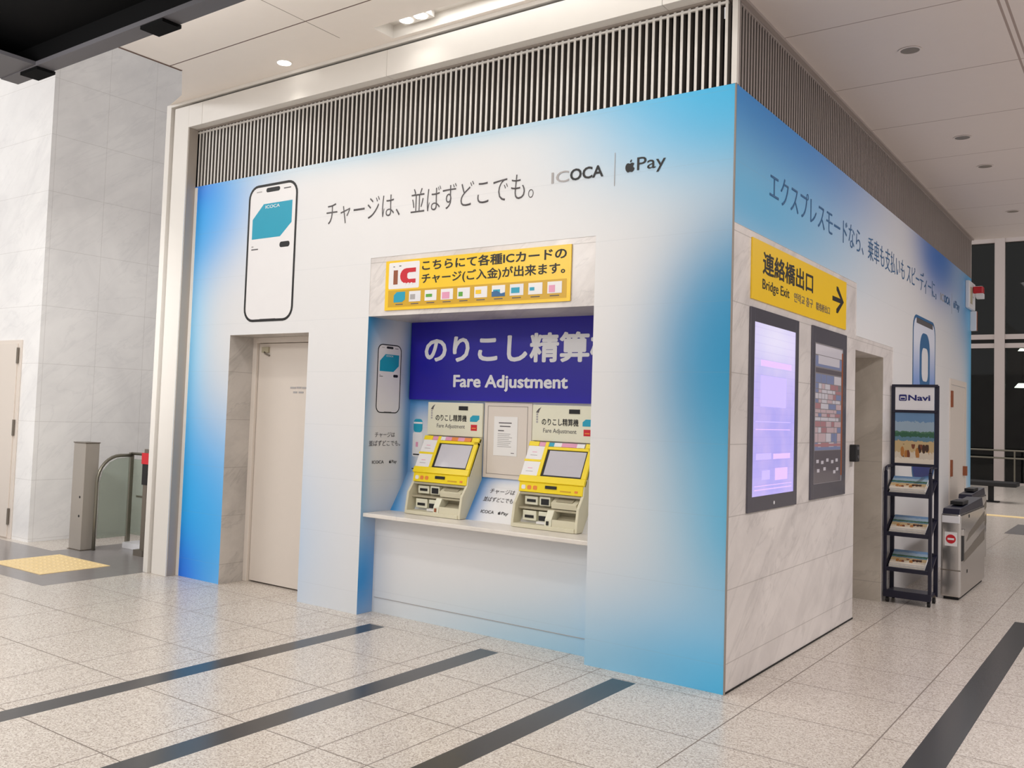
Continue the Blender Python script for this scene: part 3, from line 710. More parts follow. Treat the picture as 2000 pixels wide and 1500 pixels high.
for i, (k1, k2) in enumerate(cards):
    x = -2.705+i*.156
    m = MB()
    if i == 0: FRONT.poly(m, [(x, 2.425), (x+.085, 2.425), (x+.115, 2.445), (x+.115, 2.505), (x+.03, 2.505), (x, 2.48)], .009, .0105, k1)
    else: FRONT.rect(m, x, 2.425, x+.115, 2.505, .009, .0105, k1)
    if k2: FRONT.rect(m, x+.012, 2.432+.01*(i % 3), x+.05+.011*(i % 4), 2.475+.006*(i % 2), .0105, .0115, k2)
    if i == 6: FRONT.poly(m, [(x, 2.425), (x+.115, 2.425), (x+.115, 2.452), (x+.08, 2.445), (x+.045, 2.468), (x, 2.46)], .0105, .0118, 'ink_blue')
    FRONT.rect(m, x+.02, 2.405, x+.095, 2.412, .009, .010, 'ink_soft')
    m.build('card_picture', t)

t = thing('fare_sign', 'dark blue fare adjustment sign across the top of the recess', 'sign', ((R1+R2)/2, ND, 1.7))
m = MB(); m.box(R1+.012, R2, ND-.03, ND, 1.69, H1, 'navy'); m.build('board', t)
FS = Plane((0, ND-.03, 0), (1, 0, 0), (0, 0, 1))
text(FS, 'のりこし精算機', -2.81, 1.99, -.99, 2.215, 'sign_white', 'lettering', t, .03, .0005)
text(FS, 'Fare Adjustment', -2.50, 1.765, -1.43, 1.895, 'sign_white', 'lettering', t, .03, .0005)

# ---------------------------------------------------------------- shelf
m = MB(); m.box(R1, R2, .025, .36, .755, .785, 'shelfm'); o = m.build('counter_shelf', bevel=.004)
tag(o, 'pale stone counter shelf under the two ticket machines', 'counter')

# ---------------------------------------------------------------- ticket machines
def machine(x0, label):
    t = thing('ticket_machine', label, 'ticket machine', (x0+.28, .4, .785), 'fare adjustment machines in the recess')
    w = .555; z0 = .787; x1 = x0+w; YB = ND-.004
    # upper panel, flush against the back
    m = MB(); m.box(x0, x1, .515, YB, 1.405, 1.672, 'cream_lt'); up_ = m.build('upper_panel', t, .003)
    UP = Plane((x0, .515, 0), (1, 0, 0), (0, 0, 1))
    text(UP, 'のりこし精算機', .085, 1.522, .40, 1.575, 'ink', 'lettering', t, .012, .0002)
    text(UP, 'Fare Adjustment', .10, 1.458, .385, 1.50, 'ink_soft', 'lettering', t, 0, .0002)
    m = MB(); UP.rect(m, .32, 1.613, .41, 1.645, 0, .004, 'rubber'); m.build('status_display', t)
    m = MB(); UP.poly(m, [(.435, 1.525), (.50, 1.525), (.525, 1.545), (.525, 1.575), (.46, 1.575), (.435, 1.555)], 0, .0015, 'teal'); m.build('card_sticker', t)
    m = MB(); UP.rect(m, .445, 1.455, .505, 1.502, 0, .0015, 'red'); UP.rect(m, .455, 1.47, .495, 1.478, .0015, .002, 'orange'); m.build('red_sticker', t)
    m = MB(); UP.poly(m, [(.03, 1.615), (.05, 1.64), (.075, 1.655), (.06, 1.63), (.055, 1.612)], 0, .0012, 'ink_soft')
    for k in range(4): UP.rect(m, .034, 1.595-k*.019, .05, 1.609-k*.019, 0, .0012, 'ink_grey')
    m.build('side_mark', t)
    # body: cheeks, back, base
    prof = [(YB, z0), (.268, z0), (.272, .835), (.292, .955), (.352, 1.035), (.362, 1.105), (.50, 1.40), (YB, 1.405)]
    for name, a, b in (('cheek', x0, x0+.022), ('cheek', x1-.022, x1)):
        m = MB(); m.prism([(a, y, z) for y, z in prof], (b-a, 0, 0), 'cream'); m.build(name, t, .004)
    m = MB(); m.box(x0+.02, x1-.02, .262, YB, z0, z0+.028, 'cream'); m.box(x0+.02, x1-.02, .40, .43, z0+.02, 1.045, 'cream_dk'); m.box(x0+.02, x1-.02, .33, .41, .915, .93, 'cream_dk')
    m.build('body', t, .003)
    # sloped yellow frame with screen
    SL = Plane((x0, .357, 1.108), (1, 0, 0), (0, .143, .292)); q = .322
    m = MB()
    for a0, b0, a1, b1 in ((0, 0, w, .05), (.145, .05, .175, q), (.145+.03, .262, w, .285), (w-.04, .05, w, .285), (0, .285, .09, q), (w-.07, .285, w, q), (0, .16, .145, .178)):
        SL.rect(m, a0, b0, a1, b1, -.02, .010, 'myellow')
    m.build('display_frame', t, .003)
    m = MB(); SL.rect(m, .175, .05, w-.04, .262, -.02, .003, 'rubber'); m.build('screen_bezel', t)
    m = MB(); SL.rect(m, .197, .062, w-.05, .255, .003, .005, 'scrsheen'); m.build('touch_screen', t)
    for b0, b1 in ((.05, .16), (.178, .285)):
        m = MB(); SL.rect(m, 0.006, b0, .145, b1, -.015, .007, 'white'); SL.rect(m, .04, b0+.03, .10, b0+.034, .007, .0076, 'ink_grey'); SL.rect(m, .05, b0+.055, .09, b0+.06, .007, .0076, 'pink'); m.build('instruction_panel', t)
    m = MB()
    cs = ['pink', 'white', 'pink', 'orange', 'pink', 'orange'] if x0 < -2.2 else ['pink', 'teal', 'white', 'pink', 'pink', 'white']
    for k in range(6): SL.rect(m, .092+k*.064, .287, .092+(k+1)*.064, q-.004, -.01, .008, cs[k])
    m.build('label_print', t)
    # near-vertical yellow strip
    VS = Plane((x0, .352, 1.035), (1, 0, 0), (0, .010, .073))
    m = MB(); VS.rect(m, .01, .002, w-.01, .072, -.03, .004, 'myellow'); m.build('fare_strip', t, .002)
    m = MB(); VS.rect(m, .235, .034, .33, .056, .004, .010, 'rubber'); m.build('ticket_slot', t)
    m = MB()
    for k, c in enumerate(('white', 'orange', 'orange')): VS.poly(m, rrect(.03+k*.05, .02, .065+k*.05, .05, .01, 3), .004, .0055, c)
    VS.rect(m, .36, .02, .45, .03, .004, .005, 'yellow2'); VS.rect(m, .48, .02, .505, .035, .004, .006, 'orange'); m.build('guide_print', t)
    m = MB(); m.box(x0+.02, x1-.02, .348, .40, 1.018, 1.034, 'cream_dk'); m.build('ledge', t)
    # insert units
    for nm, a, b, zl, zh, y, ins in (('note_slot', .055, .165, .945, 1.005, .365, (.075, .15, .965, .985)), ('coin_slot', .185, .275, .945, 1.01, .36, (.20, .265, .953, .995)),
                                     ('note_outlet', .06, .175, .835, .905, .335, (.08, .155, .853, .873)), ('ticket_outlet', .195, .265, .830, .905, .335, (.20, .26, .84, .875))):
        m = MB(); m.box(x0+a, x0+b, y, .41, zl, zh, 'cream_lt'); p_ = m.build(nm, t, .003)
        m = MB(); m.box(x0+ins[0], x0+ins[1], y-.004, y+.004, ins[2], ins[3], 'rubber'); m.build('slot', p_)
    m = MB(); m.box(x0+.19, x0+.262, .315, .335, .818, .834, 'white'); m.build('lit_button', t)
    # coin tray on right: tilted plate above, divider, tray cup
    m = MB(); m.prism([(x0+.30, .33, .975), (x0+.30, .40, 1.012), (x0+.30, .40, .93), (x0+.30, .34, .935)], (.21, 0, 0), 'cream'); m.build('coin_plate', t, .002)
    m = MB(); m.prism([(x0+.335, .342, .985), (x0+.335, .388, 1.009), (x0+.47, .388, 1.009), (x0+.47, .342, .985)], (0, -.001, .003), 'cream_dk'); m.build('coin_grille', t)
    m = MB(); m.prism([(x0+.285, y, z) for y, z in ((.40, z0+.02), (.275, z0+.02), (.28, .86), (.315, .925), (.40, .925))], (.055, 0, 0), 'cream_lt'); m.build('divider', t, .003)
    m = MB(); m.box(x0+.30, x0+.318, .272, .278, .822, .85, 'brown' if x0 < -2.2 else 'rubber'); m.build('key_hole', t)
    m = MB(); k = 8
    m.box(x0+.345, x1-.02, .275, .29, z0+.02, .865, 'cream'); m.prism([(x0+.345, .29, .83), (x0+.345, .40, .89), (x0+.345, .40, z0+.02), (x0+.345, .29, z0+.02)], (.185, 0, 0), 'cream_dk'); m.build('coin_tray', t, .002)
    return t
machine(-2.757, 'cream and yellow ticket machine left of the papered panel')
machine(-1.735, 'cream and yellow ticket machine right of the papered panel, partly behind the wall edge')

t = thing('service_panel', 'blank cream panel door on the back wall between the two machines', 'panel', (-1.97, ND, 1.1))
m = MB(); m.box(-2.192, -1.748, ND-.012, ND, 1.10, 1.682, 'panel'); m.build('board', t, .002)
m = MB()
for a, b, c, d in ((-2.16, -1.785, 1.652, 1.656), (-2.16, -1.785, 1.13, 1.134), (-2.16, -2.156, 1.13, 1.656), (-1.789, -1.785, 1.13, 1.656)): m.box(a, b, ND-.0135, ND-.011, c, d, 'fgap')
m.build('groove', t)
t = thing('paper_notice', 'white printed paper notice taped to the cream panel', 'notice', (-1.98, ND-.014, 1.26))
NP = Plane((0, ND-.012, 0), (1, 0, 0), (0, 0, 1))
m = MB(); NP.rect(m, -2.095, 1.275, -1.875, 1.575, .0015, .0025, 'paper'); m.build('sheet', t)
m = MB()
for a, b, z in ((-2.05, -1.93, 1.522), (-2.04, -1.94, 1.496), (-2.055, -2.0, 1.462)): NP.rect(m, a, z, b, z+.008, .0025, .003, 'ink_soft')
for k in range(8): NP.rect(m, -2.058, 1.44-k*.014, -1.925+random.uniform(-.03, .02), 1.4445-k*.014, .0025, .003, 'ink_grey')
NP.rect(m, -1.93, 1.295, -1.90, 1.30, .0025, .003, 'ink_soft'); m.build('printed_lines', t)

# ---------------------------------------------------------------- right marble: sign, screens, intercom
t = thing('exit_sign', 'yellow direction sign with black arrow on the marble side wall', 'sign', (0, 1.38, 2.37))
m = MB(); RIGHT.rect(m, .314, 2.371, 2.455, 2.758, -.004, .006, 'yellow'); m.build('board', t, .001)
text(RIGHT, '連絡橋出口', .50, 2.552, 1.56, 2.70, 'ink', 'lettering', t, .02, .006)
text(RIGHT, 'Bridge Exit', .50, 2.435, 1.03, 2.52, 'ink', 'lettering', t, .008, .006)
text(RIGHT, '연락교 출구', 1.13, 2.445, 1.56, 2.512, 'ink_soft', 'lettering', t, .004, .006)
text(RIGHT, '联络桥出口', 1.64, 2.445, 1.99, 2.505, 'ink_soft', 'lettering', t, .004, .006)
m = MB(); c0 = 2.585
RIGHT.poly(m, [(2.06, c0-.018), (2.28, c0-.018), (2.17, c0-.075), (2.17, c0-.105), (2.21, c0-.105), (2.375, c0), (2.21, c0+.105), (2.17, c0+.105), (2.17, c0+.075), (2.28, c0+.018), (2.06, c0+.018)], .006, .0075, 'ink'); m.build('arrow', t)

def screenmat():
    tt = NT('lit_display', .12); xyz = tt.pos()
    n1 = tt.noise(3, 3); band = tt.noise(60, 1, vec=None)
    c = tt.ramp(n1, (.35, lin((184, 174, 250))), (.65, lin((206, 188, 252))))
    c = tt.mix(tt.math('MULTIPLY', tt.blob(xyz[1], xyz[2], .77, 2.15, .6, .25, .8), 1), c, lin((246, 240, 255)))
    c = tt.mix(tt.math('MULTIPLY', tt.joint(xyz[2], .05, 0, .006), .10), c, lin((150, 130, 220)))
    tt.col((.02, .02, .02, 1)); tt.t.links.new(c, tt.b.inputs['Emission Color']); tt.b.inputs['Emission Strength'].default_value = .92
    return tt.m
MT['lit'] = screenmat()
MT['lit2'] = emis('lit_mark', (180, 168, 246), .74); MT['lit3'] = emis('lit_mark_pink', (204, 176, 244), .72)
t = thing('digital_screen', 'glowing lavender tall digital screen nearer the corner', 'screen', (0, .77, 1.035), None)
m = MB()
for a0, b0, a1, b1 in ((.304, 1.035, .372, 2.32), (1.18, 1.035, 1.247, 2.32), (.372, 2.232, 1.18, 2.32), (.372, 1.035, 1.18, 1.13)): RIGHT.rect(m, a0, b0, a1, b1, -.004, .010, 'scrframe')
m.build('frame', t, .002)
m = MB(); RIGHT.rect(m, .372, 1.13, 1.18, 2.232, -.004, .006, 'lit'); m.build('display', t)
m = MB()
for a0, b0, a1, b1, k in ((.44, 1.36, .72, 1.40, 'lit2'), (.76, 1.36, 1.1, 1.395, 'lit3'), (.55, 1.23, .7, 1.29, 'lit2'), (.8, 1.22, 1.05, 1.30, 'lit3'), (.42, 1.55, 1.1, 1.556, 'lit3'), (.42, 1.60, 1.1, 1.606, 'lit2'), (.42, 1.165, 1.14, 1.172, 'lit3'), (.42, 1.19, 1.14, 1.195, 'lit3'), (.5, 1.7, 1.0, 1.9, 'lit2'), (.5, 1.96, 1.1, 2.0, 'lit3')): RIGHT.rect(m, a0, b0, a1, b1,   .006, .0066, k)
m.build('display_content', t)
m = MB(); m.cyl((.010, .78, 1.075), (.011, .78, 1.075), .012, 'sign_white', 12); m.build('indicator', t)
t = thing('digital_screen', 'dim glassy tall screen beside the passage', 'screen', (0, 2.02, 1.045), None)
m = MB()
for a0, b0, a1, b1 in ((1.567, 1.045, 1.632, 2.325), (2.38, 1.045, 2.475, 2.325), (1.632, 2.205, 2.38, 2.325), (1.632, 1.045, 2.38, 1.155)): RIGHT.rect(m, a0, b0, a1, b1, -.004, .010, 'scrframe')
m.build('frame', t, .002)
m = MB(); RIGHT.rect(m, 1.632, 1.155, 2.38, 2.205, -.004, .006, 'displayglass'); m.build('display', t)
MT['d1'] = mat('display_pale', (216, 213, 222), .08); MT['d2'] = mat('display_pink', (208, 186, 192), .08); MT['d3'] = mat('display_red', (184, 140, 146), .08); MT['d4'] = mat('display_blue', (140, 150, 186), .08); MT['d5'] = mat('display_dark', (112, 106, 112), .08)
m = MB(); rr = random.Random(5)
T = [(1.65, 2.12, 2.36, 2.195, 'd1'), (1.65, 2.03, 2.34, 2.11, 'd4'), (1.72, 2.05, 2.28, 2.115, 'd1'), (1.66, 1.985, 2.34, 2.02, 'd5'), (1.652, 1.16, 2.34, 1.40, 'd5'), (2.345, 1.2, 2.378, 2.17, 'brown')]
for q_, (a0, b0, a1, b1, k) in enumerate(T): RIGHT.rect(m, a0, b0, a1, b1, .006, .0063+.0002*q_, k)
z = 1.975
while z > 1.46:
    hh = rr.choice((.03, .045, .07)); y = 1.66
    while y < 2.25:
        w_ = rr.choice((.08, .14, .2)); RIGHT.rect(m, y, z-hh+.006, min(y+w_-.012, 2.335), z, .006, .0064, rr.choice(('d1', 'd1', 'd2', 'd2', 'd3', 'd4'))); y += w_
    z -= hh
RIGHT.rect(m, 1.66, 1.432, 2.335, 1.452, .006, .0066, 'd3'); RIGHT.rect(m, 1.66, 1.405, 2.335, 1.428, .006, .0068, 'd4')
for a0, b0 in ((1.70, 1.31), (1.82, 1.30), (1.95, 1.315), (2.08, 1.30), (2.2, 1.31), (1.72, 1.24), (1.88, 1.25), (2.14, 1.22), (2.22, 1.24)): RIGHT.rect(m, a0, b0, a0+.06, b0+.025, .0073, .0078, 'd1')
m.build('display_content', t)
t = thing('intercom', 'small black intercom box on the marble beside the passage', 'intercom', (0, 2.70, 1.3))
m = MB(); m.box(-.004, .05, 2.64, 2.745, 1.30, 1.44, 'rubber'); m.build('body', t, .006)
m = MB(); m.box(.05, .053, 2.665, 2.72, 1.40, 1.425, 'blackgrey'); m.build('grille', t)
m = MB(); m.cyl((.05, 2.69, 1.34), (.055, 2.69, 1.34), .014, 'blackgrey', 14); m.build('call_button', t)

# printed phone / reader on the far part of the side wall
def blueprint():
    tt = NT('print_blue_fade', .42); xyz = tt.pos()
    c = tt.ramp(tt.math('DIVIDE', tt.math('SUBTRACT', xyz[2], 1.0), 1.78), (.0, lin((34, 44, 110))), (.42, lin((60, 84, 170))), (.62, lin((140, 168, 224))), (.85, lin((226, 230, 244))))
    tt.col(c); return tt.m
MT['bluefade'] = blueprint()
t = thing('printed_terminal', 'tall printed phone picture fading to dark blue on the side wall', 'printed picture', (0, 5.55, 1.05))
m = MB(); RIGHT.poly(m, rrect(5.0, 1.05, 6.15, 2.775, .16), .001, .002, 'bluefade'); m.build('panel', t)
m = MB(); ring_poly(RIGHT, m, rrect(4.98, 1.04, 6.16, 2.785, .17), rrect(5.01, 1.07, 6.13, 2.755, .15), .002, .003, 'ink_blue'); RIGHT.rect(m, 5.15, 2.70, 6.0, 2.757, .002, .003, 'ink_soft'); m.build('outline', t)
m = MB(); RIGHT.poly(m, rrect(5.32, 1.95, 5.85, 2.62, .2), .002, .003, MT['ink_blue']); m.build('inner_shape', t)
m = MB(); RIGHT.poly(m, rrect(5.42, 2.10, 5.75, 2.46, .1), .003, .004, 'sign_white'); m.build('inner_screen', t)

# ---------------------------------------------------------------- brochure rack
def covermat():
    tt = NT('brochure_cover', .35); g = tt.n('ShaderNodeTexCoord'); x = tt.n('ShaderNodeSeparateXYZ'); tt.t.links.new(g.outputs['UV'], x.inputs[0])
    wob = tt.math('MULTIPLY', tt.math('SUBTRACT', tt.noise(14, 2, vec=g.outputs['UV']), .5), .12)
    v = tt.math('ADD', x.outputs[1], wob)
    c = tt.ramp(v, (0, lin((232, 222, 206))), (.10, lin((216, 204, 186))), (.22, lin((196, 172, 128))), (.44, lin((92, 130, 150))), (.52, lin((50, 96, 72))), (.60, lin((74, 116, 90))), (.63, lin((150, 172, 190))), (.82, lin((104, 140, 178))), interp='CONSTANT')
    vo = tt.n('ShaderNodeTexVoronoi'); vo.inputs['Scale'].default_value = 9; mp = tt.n('ShaderNodeMapping'); mp.inputs['Scale'].default_value = (1.1, .55, 1); tt.t.links.new(g.outputs['UV'], mp.inputs[0]); tt.t.links.new(mp.outputs[0], vo.inputs[0])
    figs = tt.math('MULTIPLY', tt.math('LESS_THAN', vo.outputs['Distance'], .5), tt.math('MULTIPLY', tt.math('GREATER_THAN', x.outputs[1], .12), tt.math('LESS_THAN', x.outputs[1], .38)))
    figs = tt.math('MULTIPLY', figs, tt.math('MULTIPLY', tt.math('GREATER_THAN', x.outputs[0], .15), tt.math('LESS_THAN', x.outputs[0], .88)))
    sp = tt.n('ShaderNodeSeparateColor'); tt.t.links.new(vo.outputs['Color'], sp.inputs[0])
    fc = tt.ramp(sp.outputs[0], (0, lin((66, 40, 30))), (.4, lin((120, 66, 44))), (.7, lin((180, 120, 60))), interp='CONSTANT')
    tt.col(tt.mix(figs, c, fc)); return tt.m
MT['cover'] = covermat()
def uvface(o, corners):
    """uv for the face whose material is the cover"""
    me = o.data; uv = me.uv_layers.new(name='uv')
    idx = [i for i, mm in enumerate(me.materials) if mm == MT['cover']][0]
    c0, cu, cv = corners
    eu = Vector(cu)-Vector(c0); ev = Vector(cv)-Vector(c0)
    for p in me.polygons:
        for li in p.loop_indices:
            d = Vector(me.vertices[me.loops[li].vertex_index].co)-Vector(c0)
            uv.data[li].uv = (d.dot(eu)/eu.length_squared, d.dot(ev)/ev.length_squared)
RX0, RX1, RY0, RY1 = .022, .398, 3.79, 4.06
t = thing('brochure_rack', 'navy wheeled brochure rack with header sign beside the passage', 'rack', (.21, 3.96, 0))
for x in (RX0, RX1):
    m = MB(); m.box(x-.014, x+.014, RY0-.014, RY0+.014, .06, 1.19, 'rackblue'); m.build('front_post', t, .003)
for x in (RX0, RX1):
    m = MB(); m.box(x-.018, x+.018, RY1-.014, RY1+.014, .06, 1.99, 'rackblue'); m.build('back_post', t, .003)
for x in (RX0, RX1):
    m = MB(); m.tube([(x, RY0, 1.19), (x, RY0+.02, 1.225), (x, RY0+.08, 1.235), (x, RY1, 1.235)], .013, 'rackblue'); m.build('side_arm', t)
def shelf(z, name):
    m = MB()
    m.box(RX0, RX1, RY0-.012, RY0+.012, z-.015, z+.02, 'rackblue'); m.box(RX0, RX1, RY1-.012, RY1+.012, z+.12, z+.15, 'rackblue')
    for x in (RX0, RX1): m.prism([(x-.01, RY0, z-.012), (x-.01, RY1, z+.125), (x-.01, RY1, z+.147), (x-.01, RY0, z+.012)], (.02, 0, 0), 'rackblue')
    m.prism([(RX0, RY0, z), (RX1, RY0, z), (RX1, RY1, z+.135), (RX0, RY1, z+.135)], (0, 0, -.006), 'rackblue')
    return m.build(name, t)
for z in (.98, .62, .30): shelf(z, 'shelf')
m = MB(); m.box(RX0, RX1, RY0-.01, RY1+.01, .075, .10, 'rackblue'); m.box(RX0-.01, RX1+.01, RY0-.02, RY0+.01, .05, .115, 'rackblue'); m.build('base_shelf', t, .003)
for x in (RX0+.02, RX1-.01):
    for y in (RY0+.02, RY1-.02):
        m = MB(); m.cyl((x-.012, y, .027), (x+.012, y, .027), .027, 'rubber', 16); m.box(x-.014, x+.014, y-.006, y+.006, .03, .075, 'steel_dk'); m.build('caster', t)
HX0, HX1 = RX0, RX1; HY = RY1-.02
m = MB(); m.box(HX0-.01, HX1+.01, HY-.01, HY+.02, 1.975, 2.0, 'rackblue'); m.box(HX0, HX1, HY-.008, HY+.02, 1.735, 1.76, 'rackblue'); m.box(HX0, HX1, HY-.008, HY+.02, 1.235, 1.262, 'rackblue'); m.build('header_frame', t, .002)
m = MB(); m.box(HX0+.02, HX1-.02, HY, HY+.012, 1.76, 1.975, 'sign_white'); m.build('header_board', t)
HP_ = Plane((0, HY, 0), (1, 0, 0), (0, 0, 1)); MT['navyink'] = mat('print_navy', (28, 34, 110), .4)
m = MB(); ring_poly(HP_, m, rrect(.075, 1.845, .142, 1.905, .01, 3), rrect(.085, 1.853, .132, 1.888, .006, 3), .0, .0015, 'navyink'); HP_.rect(m, .09, 1.857, .127, 1.875, 0, .0012, 'navyink'); m.build('header_icon', t)
text(HP_, 'Navi', .155, 1.848, .345, 1.903, 'navyink', 'header_lettering', t, .03, .0002)
m = MB(); m.box(HX0+.02, HX1-.02, HY, HY+.012, 1.262, 1.735, 'cover'); o = m.build('poster', t); uvface(o, ((HX0+.02, HY, 1.262), (HX1-.02, HY, 1.262), (HX0+.02, HY, 1.735)))
# brochures on the shelves
shelfname = ['top', 'middle', 'bottom']
for si, z in enumerate((.98, .62, .30)):
    for k in range(3):
        dx = random.uniform(-.008, .008); wv = .30; x0 = RX0+.034+dx
        s0 = Vector((0, RY0+.02, z+.006)); sd = Vector((0, RY1-RY0, .135)).normalized(); nn = Vector((0, -sd.z, sd.y))
        a = Vector((x0, 0, 0))+s0+nn*(.006+k*.017)+sd*(.006*k); b = a+Vector((wv, 0, 0)); ln = sd*.225
        m = MB(); th = nn*.0155
        sk = Vector((0, 0, 0))
        P = [a, b, b+ln+sk, a+ln+sk]
        m.add(P+[p+th for p in P], [(0, 3, 2, 1), (0, 1, 5, 4), (1, 2, 6, 5), (2, 3, 7, 6), (3, 0, 4, 7)], 'paper')
        m.add([p+th for p in P], [(0, 1, 2, 3)], 'cover')
        o = m.build('brochure'); uvface(o, (P[0]+th, P[1]+th, P[0]+th+ln))
        pos = ['lowest of three on the %s rack shelf', 'middle one of three on the %s rack shelf', 'uppermost of three on the %s rack shelf'][k] % shelfname[si]
        tag(o, 'travel brochure with beach cover, '+pos, 'brochure', 'brochures on the navy rack')

# ---------------------------------------------------------------- ticket gate
def gate(x0, x1, y0, y1, label):
    t = thing('ticket_gate', label, 'ticket gate', ((x0+x1)/2, (y0+y1)/2, 0)); h = .80
    m = MB(); m.prism([(x0, y0+.02, .02), (x1, y0+.02, .02), (x1, y0, .28), (x1, y0, h), (x0, y0, h), (x0, y0, .28)], (0, .05, 0), 'steel') if False else m.box(x0, x1, y0, y1, .025, h, 'steel'); m.build('cabinet', t, .018)
    m = MB(); m.box(x0+.02, x1-.02, y0+.04, y1-.04, 0, .03, 'rubber'); m.build('plinth', t)
    m = MB(); m.prism([(x0+.012, y0+.01, h-.002), (x0+.012, y0+.05, h+.045), (x0+.012, y1-.10, h+.085), (x0+.012, y1-.02, h-.002)], (x1-x0-.024, 0, 0), 'rackblue'); m.build('reader_top', t, .004)
    m = MB(); m.box(x0+.03, x1-.03, y0+.30, y0+.62, h+.066, h+.10, 'rubber'); m.build('card_reader', t, .004)
    m = MB(); m.box(x0+.01, x1-.01, y0-.006, y0+.006, h-.085, h-.02, 'sign_white'); m.build('ticket_lip', t, .003)
    m = MB(); m.box(x0+.0, x1, y0-.003, y0+.003, .27, .28, 'steel_dk'); m.build('front_seam', t)
    g = Plane(((x0+x1)/2, y0, 0), (1, 0, 0), (0, 0, 1))
    m = MB(); g.rect(m, -.05, .50, .055, .63, 0, .003, 'white'); st = m.build('notice_plate', t)
    m = MB(); c = g.p(.002, .565, .003); m.cyl(c, c+g.n*.0015, .042, 'red', 28); m.build('no_entry_disc', st)
    m = MB(); g.rect(m, -.026, .556, .030, .574, .0045, .006, 'white'); m.build('no_entry_bar', st)
    m = MB(); m.box(x1-.004, x1+.006, y0+.05, y0+.16, .36, .62, 'rubber'); m.box(x1-.02, x1+.02, y0+.03, y0+.10, .60, .66, 'steel'); m.build('flap_slot', t, .004)
    sd = Plane((x1, y0, 0), (0, 1, 0), (0, 0, 1))
    m = MB(); sd.poly(m, [(.16, .34), (y1-y0-.02, .44), (y1-y0-.02, .56), (.22, .42)], 0, .002, 'steel_dk'); sd.poly(m, [(.3, .52), (y1-y0-.02, .64), (y1-y0-.02, .74), (.5, .60)], 0, .002, 'steel_dk'); m.build('side_stripe', t)
    m = MB()
    for a, b in ((.45, .74), (.35, .22)): sd.rect(m, a, b, a+.03, b+.03, 0, .003, 'rubber')
    m.build('lock', t)
    return t
gate(.385, .555, 4.36, 5.82, 'stainless ticket gate with red no entry mark right of the rack')
gate(.16, .32, 6.62, 7.7, 'farther stainless ticket gate mostly hidden behind the nearer gate')

# ---------------------------------------------------------------- bench, alarm, window wall
t = thing('pedestal_bench', 'black flat bench on one pedestal before the night window', 'bench', (-.95, 18.05, 0))
m = MB(); m.box(-1.75, -.45, 17.75, 18.35, .36, .46, 'rubber'); m.build('seat', t, .02)
m = MB(); m.cyl((-.98, 18.05, .02), (-.98, 18.05, .36), .06, 'rubber', 14); m.build('pedestal', t)
m = MB(); m.box(-1.15, -.82, 17.9, 18.2, 0, .02, 'rubber'); m.build('foot', t)
t = thing('fire_alarm', 'white alarm box with red lamp at the far end of the side wall', 'alarm', (.02, 8.4, 3.2))
m = MB(); m.box(0, .05, 8.14, 8.62, 3.20, 3.56, 'sign_white'); m.build('box', t, .01)
m = MB(); m.box(.05, .054, 8.22, 8.36, 3.26, 3.48, 'cream_dk'); m.build('bell_plate', t)
m = MB(); m.cyl((.05, 8.45, 3.42), (.10, 8.45, 3.42), .05, 'sign_white', 20); m.box(.09, .175, 8.39, 8.51, 3.345, 3.41, 'sign_white'); m.build('lamp_base', t)
m = MB(); m.box(.055, .172, 8.38, 8.52, 3.41, 3.505, 'redlamp'); m.build('red_lamp', t, .012)
m = MB(); m.box(.0, .075, 8.54, 8.64, 2.93, 3.19, 'sign_white'); m.box(.06, .078, 8.56, 8.62, 2.93, 3.19, 'brown'); o = m.build('wall_box', bevel=.004)
tag(o, 'small white box on the wall end below the alarm', 'wall box')

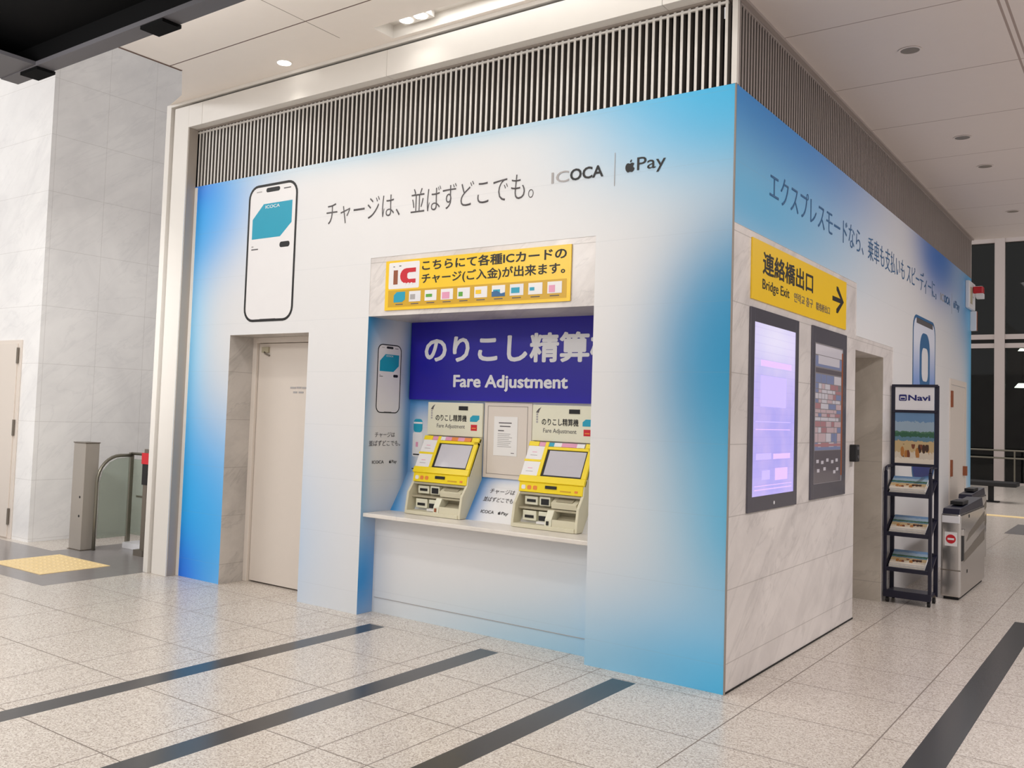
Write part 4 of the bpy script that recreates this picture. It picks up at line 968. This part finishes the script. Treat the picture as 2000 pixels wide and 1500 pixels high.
WY = 26.0
m = MB()
m.box(-12, 12, WY-.12, WY+.12, 7.25, 7.6, 'mullion'); m.box(-12, 12, WY-.10, WY+.10, 4.32, 4.47, 'mullion'); m.box(-12, 12, WY-.10, WY+.10, 4.06, 4.20, 'mullion'); m.box(-12, 12, WY-.06, WY+.06, 4.20, 4.32, 'dark'); m.box(-12, 12, WY-.1, WY+.1, 0, .06, 'mullion')
for i in range(-4, 5):
    x = -1.79+i*2.4; m.box(x-.135, x+.135, WY-.16, WY+.16, 0, 7.4, 'mullion')
w1 = struct(m.build('window_1'), 'tall dark night window wall with pale mullions')
g = MB(); g.box(-12, 12, WY-.012, WY+.012, .06, 7.25, 'night'); g.build('pane', w1)
t = thing('guard_rail', 'grey metal guard rail along the foot of the night window', 'railing', (-1, WY-.9, 0))
for z in (1.02, .80):
    m = MB(); m.cyl((-12, WY-.9, z), (12, WY-.9, z), .025, 'rail', 10); m.build('rail', t)
for i in range(-4, 5):
    m = MB(); m.box(-1.3+i*2.4-.02, -1.3+i*2.4+.02, WY-.92, WY-.88, 0, 1.03, 'rail'); m.build('upright', t)
# the night outside
m = MB(); m.quad((-30, WY+.2, -.3), (30, WY+.2, -.3), (30, 34, -.3), (-30, 34, -.3), 'dark'); struct(m.build('ground_outside'))
m = MB(); m.box(-30, 30, 34, 34.5, -.3, 20, 'dark')  # tall dark backdrop added to hide the bright world behind the glass
struct(m.build('night_backdrop'), 'dark night outside the window')
LO = emis('lamp_reflection_glow', (255, 250, 240), 8)  # glowing shapes built outside to imitate lamps reflected in the glass
for (x, yl, z, lb) in ((-1.75, 31, 4.35, 'small round lamp reflection high in the night window, built as a glow outside'), (-1.55, 29, 3.0, 'domed lamp reflection lower in the night window, built as a glow outside')):
    t = thing('lamp_reflection', lb, 'lamp reflection', (x, yl, -.3))
    m = MB(); bm_r = .12 if z > 4 else .2
    k = 12
    for a in range(1): m.cyl((x, yl, z), (x, yl, z+bm_r*.7), bm_r, LO, 18, bm_r*.45)
    m.build('reflection_globe', t)
    m = MB(); m.cyl((x, yl+.3, -.3), (x, yl+.3, z+.2), .04, 'black', 8); m.cyl((x, yl+.3, z+.15), (x, yl, z+.12), .03, 'black', 8); m.build('pole', t)  # pole and arm made up to carry the imitated reflection
# tactile line and dark mats far right
m = MB(); m.box(-.7, 6, 14.25, 14.55, 0, .006, 'tactile')
tag(m.build('tactile_line'), 'thin yellow tactile line crossing the far floor', 'paving')
m = MB(); m.box(.1, 6, 11.15, 12.9, 0, .004, 'floor_grey'); tag(m.build('floor_mat'), 'dark grey floor mat beyond the ticket gate at right', 'mat')
